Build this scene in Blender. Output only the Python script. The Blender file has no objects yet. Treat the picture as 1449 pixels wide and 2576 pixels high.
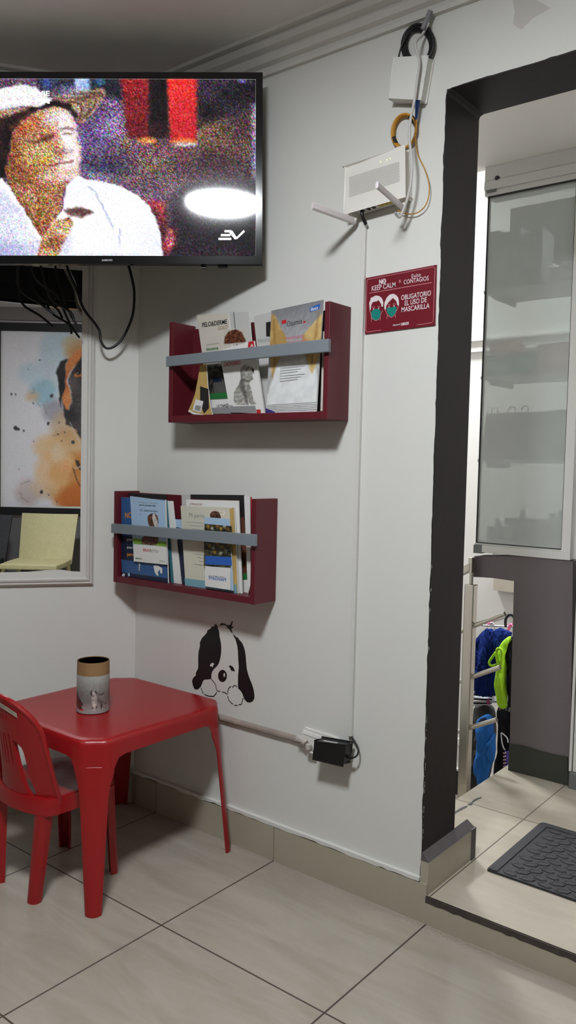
import bpy, bmesh, math, random
import numpy as np
from mathutils import Vector, Matrix, noise
from mathutils.geometry import tessellate_polygon
random.seed(4)
S = bpy.context.scene
COL = S.collection
PI = math.pi

# ------------------------------------------------------------------ camera
def set_camera():
    yaw, pitch, roll = math.radians(38.456), math.radians(-3.267), math.radians(1.2837)
    cy, sy, cp, sp = math.cos(yaw), math.sin(yaw), math.cos(pitch), math.sin(pitch)
    f = Vector((-sy*cp, cy*cp, sp)); r = Vector((cy, sy, 0)); u = r.cross(f)
    c, s = math.cos(roll), math.sin(roll)
    r2 = c*r + s*u; u2 = -s*r + c*u
    m = Matrix((( r2.x, u2.x, -f.x, 2.06987), (r2.y, u2.y, -f.y, -1.79820), (r2.z, u2.z, -f.z, 1.14630), (0, 0, 0, 1)))
    cam = bpy.data.cameras.new('camera'); o = bpy.data.objects.new('camera', cam); COL.objects.link(o)
    o.matrix_world = m
    cam.sensor_fit = 'VERTICAL'; cam.sensor_height = 36.0; cam.lens = 36.0*2045.71/2576.0
    cam.clip_start = 0.01; cam.clip_end = 50
    S.camera = o
set_camera()

# ------------------------------------------------------------------ world, exposure, lamp strengths
w = bpy.data.worlds.new('world'); S.world = w; w.use_nodes = True
w.node_tree.nodes['Background'].inputs[0].default_value = (0.9, 0.95, 1.0, 1)
w.node_tree.nodes['Background'].inputs[1].default_value = 0.02
S.view_settings.view_transform = 'Standard'; S.view_settings.look = 'None'
S.view_settings.gamma = 1.0; S.view_settings.use_curve_mapping = False
S.view_settings.exposure = 0.0
LAMP_ROOM = 172.0
FILL_BACK = 14.0  # added fill panel behind the viewer, out of view
LAMP_STAIR = 235.0
FILL_SHOP = 140.0  # added fill panel that brightens the pet clothes, out of view
FILL_LANDING = 24.0    # added fill panel on the landing ceiling, out of view right of the doorway
SCREEN = 1.0
S.cycles.max_bounces = 8; S.cycles.diffuse_bounces = 4; S.cycles.glossy_bounces = 4; S.cycles.transparent_max_bounces = 8
S.cycles.caustics_reflective = False; S.cycles.caustics_refractive = False
S.cycles.sample_clamp_indirect = 6.0

# ------------------------------------------------------------------ materials
def lin(c):
    return tuple(((v/255.0)/12.92 if v/255.0 <= 0.04045 else ((v/255.0+0.055)/1.055)**2.4) for v in c) + (1.0,)
_mats = {}
def mat(name, c, rough=.55, metal=0.0, spec=.5, var=0.0, vs=12.0, bump=0.0, bs=80.0, emit=None, es=0.0, coat=0.0):
    if name in _mats: return _mats[name]
    m = bpy.data.materials.new(name); m.use_nodes = True
    nt = m.node_tree; b = nt.nodes['Principled BSDF']
    b.inputs['Roughness'].default_value = rough; b.inputs['Metallic'].default_value = metal
    b.inputs['Specular IOR Level'].default_value = spec; b.inputs['Coat Weight'].default_value = coat
    col = lin(c)
    tc = nt.nodes.new('ShaderNodeTexCoord')
    n = nt.nodes.new('ShaderNodeTexNoise'); n.inputs['Scale'].default_value = vs; n.inputs['Detail'].default_value = 4
    nt.links.new(tc.outputs['Object'], n.inputs['Vector'])
    mx = nt.nodes.new('ShaderNodeMix'); mx.data_type = 'RGBA'
    v = max(var, 0.02)
    mx.inputs['A'].default_value = tuple(x*(1-v) for x in col[:3]) + (1,)
    mx.inputs['B'].default_value = tuple(min(1, x*(1+v)) for x in col[:3]) + (1,)
    nt.links.new(n.outputs['Fac'], mx.inputs['Factor'])
    nt.links.new(mx.outputs['Result'], b.inputs['Base Color'])
    if bump:
        n2 = nt.nodes.new('ShaderNodeTexNoise'); n2.inputs['Scale'].default_value = bs; n2.inputs['Detail'].default_value = 3
        nt.links.new(tc.outputs['Object'], n2.inputs['Vector'])
        bp = nt.nodes.new('ShaderNodeBump'); bp.inputs['Strength'].default_value = bump; bp.inputs['Distance'].default_value = .004
        nt.links.new(n2.outputs['Fac'], bp.inputs['Height']); nt.links.new(bp.outputs['Normal'], b.inputs['Normal'])
    if emit:
        b.inputs['Emission Color'].default_value = lin(emit); b.inputs['Emission Strength'].default_value = es
    _mats[name] = m
    return m

def tile_mat(name, c1, c2, ox, oy, tx, ty, width, grout, rough=.28):
    """large glazed floor tiles: veined beige, dark joints on a measured grid"""
    m = bpy.data.materials.new(name); m.use_nodes = True
    nt = m.node_tree; N = nt.nodes; Lk = nt.links; b = N['Principled BSDF']
    geo = N.new('ShaderNodeNewGeometry'); sep = N.new('ShaderNodeSeparateXYZ'); Lk.new(geo.outputs['Position'], sep.inputs[0])
    def mth(op, a, bb=None):
        n = N.new('ShaderNodeMath'); n.operation = op
        for i, v in enumerate((a, bb)):
            if v is None: continue
            if isinstance(v, (int, float)): n.inputs[i].default_value = v
            else: Lk.new(v, n.inputs[i])
        return n.outputs[0]
    def dist(ax, o, t):
        q = mth('ADD', mth('DIVIDE', mth('SUBTRACT', sep.outputs[ax], o), t), .5)
        return mth('MULTIPLY', mth('ABSOLUTE', mth('SUBTRACT', mth('FRACT', q), .5)), t)
    d = mth('MINIMUM', dist(0, ox, tx), dist(1, oy, ty))
    g = mth('LESS_THAN', d, width/2)
    mp = N.new('ShaderNodeMapping'); mp.inputs['Rotation'].default_value = (0, 0, .9); mp.inputs['Scale'].default_value = (1.2, 5.5, 1)
    Lk.new(geo.outputs['Position'], mp.inputs[0])
    n1 = N.new('ShaderNodeTexNoise'); n1.inputs['Scale'].default_value = 2.2; n1.inputs['Detail'].default_value = 8; n1.inputs['Roughness'].default_value = .62; n1.inputs['Distortion'].default_value = .6
    Lk.new(mp.outputs[0], n1.inputs['Vector'])
    r = N.new('ShaderNodeValToRGB'); r.color_ramp.elements[0].position = .32; r.color_ramp.elements[1].position = .7
    r.color_ramp.elements[0].color = lin(c1); r.color_ramp.elements[1].color = lin(c2)
    Lk.new(n1.outputs['Fac'], r.inputs[0])
    mx = N.new('ShaderNodeMix'); mx.data_type = 'RGBA'; Lk.new(g, mx.inputs['Factor']); Lk.new(r.outputs[0], mx.inputs['A']); mx.inputs['B'].default_value = lin(grout)
    Lk.new(mx.outputs['Result'], b.inputs['Base Color'])
    rr = mth('ADD', mth('MULTIPLY', g, .5), rough); Lk.new(rr, b.inputs['Roughness'])
    bp = N.new('ShaderNodeBump'); bp.inputs['Strength'].default_value = .4; bp.inputs['Distance'].default_value = .002; bp.invert = True
    Lk.new(g, bp.inputs['Height']); Lk.new(bp.outputs['Normal'], b.inputs['Normal'])
    return m

def pane_mat():
    """filmed shop-front glass: partly clear, partly milky, with a glossy face"""
    m = bpy.data.materials.new('milky glass'); m.use_nodes = True
    nt = m.node_tree; N = nt.nodes; Lk = nt.links; N.remove(N['Principled BSDF'])
    t = N.new('ShaderNodeBsdfTransparent'); t.inputs[0].default_value = (.86, .9, .88, 1)
    d = N.new('ShaderNodeBsdfDiffuse'); d.inputs[0].default_value = lin((206, 210, 206))
    a = N.new('ShaderNodeMixShader'); a.inputs[0].default_value = .58; Lk.new(t.outputs[0], a.inputs[1]); Lk.new(d.outputs[0], a.inputs[2])
    g = N.new('ShaderNodeBsdfGlossy'); g.inputs['Roughness'].default_value = .04
    fr = N.new('ShaderNodeFresnel'); fr.inputs[0].default_value = 1.45
    e = N.new('ShaderNodeMixShader'); Lk.new(fr.outputs[0], e.inputs[0]); Lk.new(a.outputs[0], e.inputs[1]); Lk.new(g.outputs[0], e.inputs[2])
    Lk.new(e.outputs[0], N['Material Output'].inputs[0])
    return m

def screen_mat(name, a, b, scale=260, es=1.0, contrast=.5, col=.5, stretch=1.0):
    """lit television picture: grainy light in two colours behind a glossy front"""
    m = bpy.data.materials.new(name); m.use_nodes = True
    nt = m.node_tree; N = nt.nodes; Lk = nt.links; p = N['Principled BSDF']
    p.inputs['Base Color'].default_value = (.01, .01, .01, 1); p.inputs['Roughness'].default_value = .06; p.inputs['Specular IOR Level'].default_value = .5
    tc = N.new('ShaderNodeTexCoord'); mp = N.new('ShaderNodeMapping'); mp.inputs['Scale'].default_value = (1, 1, stretch)
    Lk.new(tc.outputs['Object'], mp.inputs[0])
    n = N.new('ShaderNodeTexNoise'); n.inputs['Scale'].default_value = scale; n.inputs['Detail'].default_value = 2.5
    Lk.new(mp.outputs[0], n.inputs['Vector'])
    r = N.new('ShaderNodeValToRGB'); r.color_ramp.elements[0].position = .5-.22*contrast-.02; r.color_ramp.elements[1].position = .5+.22*contrast+.02
    r.color_ramp.elements[0].color = lin(a); r.color_ramp.elements[1].color = lin(b)
    Lk.new(n.outputs['Fac'], r.inputs[0])
    n2 = N.new('ShaderNodeTexNoise'); n2.inputs['Scale'].default_value = scale*.7; n2.inputs['Detail'].default_value = 1
    Lk.new(mp.outputs[0], n2.inputs['Vector'])
    br = N.new('ShaderNodeBrightContrast'); br.inputs['Bright'].default_value = .55; br.inputs['Contrast'].default_value = 3.2
    Lk.new(n2.outputs['Color'], br.inputs[0])
    mx = N.new('ShaderNodeMix'); mx.data_type = 'RGBA'; mx.blend_type = 'MULTIPLY'; mx.inputs['Factor'].default_value = col
    Lk.new(r.outputs[0], mx.inputs['A']); Lk.new(br.outputs[0], mx.inputs['B'])
    Lk.new(mx.outputs['Result'], p.inputs['Emission Color']); p.inputs['Emission Strength'].default_value = es*SCREEN
    return m

def print_mat(name, rough=.5, emit=0.0):
    """a printed or lit picture whose colours are stored as the sheet's own colour attribute"""
    m = bpy.data.materials.new(name); m.use_nodes = True
    nt = m.node_tree; p = nt.nodes['Principled BSDF']; p.inputs['Roughness'].default_value = rough
    a = nt.nodes.new('ShaderNodeAttribute'); a.attribute_name = 'print'
    if emit:
        p.inputs['Base Color'].default_value = (.01, .01, .01, 1)
        tc = nt.nodes.new('ShaderNodeTexCoord'); n = nt.nodes.new('ShaderNodeTexNoise'); n.inputs['Scale'].default_value = 300; n.inputs['Detail'].default_value = 1
        nt.links.new(tc.outputs['Object'], n.inputs['Vector'])
        g = nt.nodes.new('ShaderNodeMath'); g.operation = 'MULTIPLY_ADD'; g.inputs[1].default_value = .9; g.inputs[2].default_value = .62
        nt.links.new(n.outputs['Fac'], g.inputs[0])
        v = nt.nodes.new('ShaderNodeVectorMath'); v.operation = 'SCALE'; nt.links.new(a.outputs['Color'], v.inputs[0]); nt.links.new(g.outputs[0], v.inputs['Scale'])
        nt.links.new(v.outputs[0], p.inputs['Emission Color']); p.inputs['Emission Strength'].default_value = emit
    else:
        nt.links.new(a.outputs['Color'], p.inputs['Base Color'])
    return m

# ------------------------------------------------------------------ soft pictures (television image, painting, photo prints)
_rng = np.random.RandomState(7); _lat = _rng.rand(64, 64)
def vnoise(P, sx, sy=None, seed=0, octv=2):
    sy = sy or sx; r = 0; amp = .62; tot = 0
    for k in range(octv):
        X = P[:, 0]*sx*2**k+seed*7.3; Y = P[:, 1]*sy*2**k+seed*3.1
        i, j = np.floor(X).astype(int), np.floor(Y).astype(int); fx, fy = X-i, Y-j; fx = fx*fx*(3-2*fx); fy = fy*fy*(3-2*fy)
        g = lambda a, b_: _lat[a % 64, b_ % 64]
        r = r+amp*((g(i, j)*(1-fx)+g(i+1, j)*fx)*(1-fy)+(g(i, j+1)*(1-fx)+g(i+1, j+1)*fx)*fy); tot += amp; amp *= .5
    return r/tot
def sdist(P, poly):
    Q = np.array(poly, float); ins = np.zeros(len(P), bool); d2 = np.full(len(P), 1e18)
    for k in range(len(Q)):
        a, c = Q[k-1], Q[k]; e = c-a; t = np.clip(((P-a)@e)/max(e@e, 1e-18), 0, 1); d = P-a-t[:, None]*e; d2 = np.minimum(d2, (d*d).sum(1))
        cr = (a[1] > P[:, 1]) != (c[1] > P[:, 1])
        if a[1] != c[1]: ins ^= cr & (P[:, 0] < (c[0]-a[0])*(P[:, 1]-a[1])/(c[1]-a[1])+a[0])
    return np.where(ins, 1, -1)*np.sqrt(d2)
def ept(cx, cy, rx, ry, rot=0, n=18):
    c, s = math.cos(rot), math.sin(rot)
    return [(cx+rx*math.cos(a)*c-ry*math.sin(a)*s, cy+rx*math.cos(a)*s+ry*math.sin(a)*c) for a in (2*PI*k/n for k in range(n))]
def band(pts, w_):
    P = [Vector(q) for q in pts]; L = []; R = []
    for i, q in enumerate(P):
        t = (P[min(i+1, len(P)-1)]-P[max(i-1, 0)]).normalized(); n = Vector((-t.y, t.x))*w_/2; L.append(tuple(q+n)); R.append(tuple(q-n))
    return L+R[::-1]
def raster(b, rect, nu, nv, fn, d, m, base, layers, unit, wob=0.0):
    """fine grid of coloured points; layers = (outline, softness, colour a, colour b, mix, alpha, grain); unit scales the noise"""
    u0, u1, v0, v1 = rect
    U, V = np.meshgrid(np.linspace(u0, u1, nu), np.linspace(v0, v1, nv)); P = np.c_[U.ravel(), V.ravel()]; N = len(P)
    W = P.copy()
    if wob: W[:, 0] += (vnoise(P, 1/unit*.5, seed=9)-.5)*wob; W[:, 1] += (vnoise(P, 1/unit*.5, seed=4)-.5)*wob
    C = np.zeros((N, 3)); C[:] = base; G = np.zeros(N)
    for k, (pts, soft, ca, cb, mix, alpha, grain) in enumerate(layers):
        a = np.clip(.5+sdist(W, pts)/soft, 0, 1)*alpha if pts is not None else np.full(N, float(alpha))
        if isinstance(mix, tuple):
            g0, g1 = np.array(mix[0], float), np.array(mix[1], float); e = g1-g0; t = np.clip(((P-g0)@e)/(e@e)+(vnoise(P, 1/unit, seed=k)-.5)*.35, 0, 1)
        else: t = np.clip((vnoise(P, 1/(unit*mix), 1/(unit*mix)*1.6, seed=k)-.5)*2.2+.5, 0, 1)
        cb = cb or ca; col = np.array(ca, float)*(1-t)[:, None]+np.array(cb, float)*t[:, None]
        C = C*(1-a)[:, None]+col*a[:, None]; G = G*(1-a)+grain*a
    rnd = (_rng.rand(N, 3)-.5)*1.15+(_rng.rand(N, 1)-.5)*1.2
    C = np.clip(C+rnd*G[:, None]*(40+.8*C.mean(1))[:, None], 0, 255)/255
    C = np.where(C <= .04045, C/12.92, ((C+.055)/1.055)**2.4)
    o = len(b.v); b.add([fn(x, y, d) for x, y in P], [(j*nu+i, j*nu+i+1, (j+1)*nu+i+1, (j+1)*nu+i) for j in range(nv-1) for i in range(nu-1)], m)
    b.vc = (b.vc or [])+[(o, C)]

# ------------------------------------------------------------------ mesh helpers
def tess(loops):
    vs = [[Vector((a, b, 0)) for a, b in l] for l in loops]
    return tessellate_polygon(vs)

class B:
    """collects shapes in world coordinates; build() links them as ONE mesh object"""
    def __init__(s): s.v = []; s.f = []; s.m = []; s.uv = {}; s.vc = None
    def add(s, vs, fs, m=0):
        o = len(s.v); s.v += [tuple(x) for x in vs]
        for f in fs: s.f.append(tuple(i+o for i in f)); s.m.append(m)
    def hexa(s, p, m=0):   # 8 points: bottom ring 0-3, top ring 4-7
        s.add(p, [(0,3,2,1), (4,5,6,7), (0,1,5,4), (1,2,6,5), (2,3,7,6), (3,0,4,7)], m)
    def box(s, x0, x1, y0, y1, z0, z1, m=0):
        s.hexa([(x0,y0,z0), (x1,y0,z0), (x1,y1,z0), (x0,y1,z0), (x0,y0,z1), (x1,y0,z1), (x1,y1,z1), (x0,y1,z1)], m)
    def obox(s, o, a, b, c, m=0):   # corner o and three edge vectors
        o, a, b, c = map(Vector, (o, a, b, c))
        s.hexa([o, o+a, o+a+b, o+b, o+c, o+a+c, o+a+b+c, o+b+c], m)
    def loft(s, rings, m=0, caps=True, closed=True):
        n = len(rings[0]); o = len(s.v); fs = []
        for r in rings: s.v += [tuple(x) for x in r]
        for i in range(len(rings)-1):
            for j in range(n if closed else n-1):
                k = (j+1) % n
                fs.append((o+i*n+j, o+i*n+k, o+(i+1)*n+k, o+(i+1)*n+j))
        if caps: fs += [tuple(o+j for j in range(n))[::-1], tuple(o+(len(rings)-1)*n+j for j in range(n))]
        s.f += fs; s.m += [m]*len(fs)
    def tube(s, pts, r, m=0, seg=8, smooth=4, flat=1.0):
        P = [Vector(p) for p in pts]
        if smooth and len(P) > 2:
            Q = []
            for i in range(len(P)-1):
                p0 = P[max(i-1, 0)]; p1 = P[i]; p2 = P[i+1]; p3 = P[min(i+2, len(P)-1)]
                for k in range(smooth):
                    t = k/smooth
                    Q.append(.5*((2*p1)+(p2-p0)*t+(2*p0-5*p1+4*p2-p3)*t*t+(3*p1-p0-3*p2+p3)*t**3))
            Q.append(P[-1]); P = Q
        rings = []; up = None
        for i, q in enumerate(P):
            t = (P[min(i+1, len(P)-1)]-P[max(i-1, 0)]).normalized()
            if up is None: up = Vector((0, 0, 1)) if abs(t.z) < .9 else Vector((1, 0, 0))
            sd = t.cross(up).normalized(); up = sd.cross(t).normalized()
            rr = r if not callable(r) else r(i/(len(P)-1))
            rings.append([q+sd*math.cos(2*PI*k/seg)*rr+up*math.sin(2*PI*k/seg)*rr*flat for k in range(seg)])
        s.loft(rings, m)
    def lathe(s, prof, c, m=0, seg=40):
        rings = [[(c[0]+r*math.cos(2*PI*k/seg), c[1]+r*math.sin(2*PI*k/seg), c[2]+z) for k in range(seg)] for r, z in prof]
        s.loft(rings, m)
    def prism(s, pts, fn, d0, d1, m=0, holes=()):
        """outline (with holes) in (u,v), depths d0 (near the viewer) and d1, mapped by fn(u,v,d)"""
        loops = [list(pts)]+[list(h) for h in holes]; flat = [q for l in loops for q in l]
        tr = tess(loops); n = len(flat)
        vs = [fn(a, b, d0) for a, b in flat]+[fn(a, b, d1) for a, b in flat]
        fs = [tuple(t) for t in tr]+[tuple(i+n for i in t)[::-1] for t in tr]; o = 0
        for l in loops:
            k = len(l)
            for i in range(k): fs.append((o+i, o+(i+1) % k, o+(i+1) % k+n, o+i+n))
            o += k
        s.add(vs, fs, m)
    # ---- flat print on a surface
    def poly(s, pts, fn, d, m):
        o = len(s.v); s.add([fn(a, b, d) for a, b in pts], [tuple(t) for t in tess([pts])], m)
        for i, q in enumerate(pts): s.uv[o+i] = q
    def ell(s, c, rx, ry, fn, d, m, n=24):
        s.poly([(c[0]+rx*math.cos(2*PI*k/n), c[1]+ry*math.sin(2*PI*k/n)) for k in range(n)], fn, d, m)
    def stroke(s, pts, w, fn, d, m):
        P = [Vector(q) for q in pts]; L = []; R = []
        for i, q in enumerate(P):
            t = (P[min(i+1, len(P)-1)]-P[max(i-1, 0)]).normalized(); n = Vector((-t.y, t.x))*w/2
            L.append(q+n); R.append(q-n)
        for i in range(len(P)-1):
            s.add([fn(q.x, q.y, d) for q in (L[i], R[i], R[i+1], L[i+1])], [(0, 1, 2, 3)], m)
    def text(s, t, p0, p1, h, fn, d, m, bold=.0):
        vs, fs = glyphs(t, bold)
        xs = [q[0] for q in vs]; x0, x1 = min(xs), max(xs)
        p0, p1 = Vector(p0), Vector(p1); e = p1-p0
        s.add([fn(p0.x+e.x*(x-x0)/(x1-x0), p0.y+e.y*(x-x0)/(x1-x0)+y/.7*h, d) for x, y in vs], fs, m)
    def build(s, name, mats, parent=None, loc=None, smooth=None, bevel=0, seg=2, recalc=False):
        if not isinstance(mats, (list, tuple)): mats = [mats]
        if parent is not None: loc = Vector(parent['_at'])
        elif loc is None:
            X = [q[0] for q in s.v]; Y = [q[1] for q in s.v]; Z = [q[2] for q in s.v]
            loc = Vector(((min(X)+max(X))/2, (min(Y)+max(Y))/2, min(Z)))
        loc = Vector(loc)
        me = bpy.data.meshes.new(name); me.from_pydata([tuple(Vector(q)-loc) for q in s.v], [], s.f)
        for mm in mats: me.materials.append(mm)
        me.polygons.foreach_set('material_index', s.m)
        if s.uv:
            ul = me.uv_layers.new(name='UVMap')
            for lp in me.loops: ul.data[lp.index].uv = s.uv.get(lp.vertex_index, (0, 0))
        if s.vc is not None:
            at = me.color_attributes.new('print', 'FLOAT_COLOR', 'POINT'); buf = np.ones((len(s.v), 4), np.float32)
            for o_, C in s.vc: buf[o_:o_+len(C), :3] = C
            at.data.foreach_set('color', buf.ravel())
        bm = bmesh.new(); bm.from_mesh(me)
        if recalc: bmesh.ops.recalc_face_normals(bm, faces=bm.faces)
        bm.to_mesh(me); bm.free()
        if smooth is not None:
            me.polygons.foreach_set('use_smooth', [True]*len(me.polygons)); me.set_sharp_from_angle(angle=math.radians(smooth))
        me.update()
        o = bpy.data.objects.new(name, me); COL.objects.link(o)
        if parent is not None: o.parent = top(parent); o['_at'] = tuple(parent['_at'])
        else: o.location = loc; o['_at'] = tuple(loc)
        if bevel:
            b = o.modifiers.new('bevel', 'BEVEL'); b.width = bevel; b.segments = seg; b.limit_method = 'ANGLE'; b.angle_limit = math.radians(40)
        return o

def top(o): return o
_gl = {}
def glyphs(t, bold):
    if (t, bold) in _gl: return _gl[(t, bold)]
    cu = bpy.data.curves.new('lettering', 'FONT'); cu.body = t; cu.size = 1.0; cu.offset = bold; cu.resolution_u = 3
    o = bpy.data.objects.new('lettering', cu); COL.objects.link(o)
    me = o.to_mesh(); me.calc_loop_triangles()
    r = ([(q.co.x, q.co.y) for q in me.vertices], [tuple(f.vertices) for f in me.loop_triangles])
    o.to_mesh_clear(); bpy.data.objects.remove(o); bpy.data.curves.remove(cu)
    _gl[(t, bold)] = r
    return r

def tag(o, label, cat, group=None, kind=None):
    o['label'] = label; o['category'] = cat
    if group: o['group'] = group
    if kind: o['kind'] = kind
    return o
def thing(name, label, cat, loc, group=None):
    o = bpy.data.objects.new(name, None); COL.objects.link(o); o.location = loc; o['_at'] = tuple(loc)
    o.empty_display_size = .05
    return tag(o, label, cat, group)
def struct(o, label, cat): return tag(o, label, cat, kind='structure')
def YP(y): return lambda u, v, d: (u, y-d, v)      # upright plane facing -y; d counts towards the room

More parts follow.
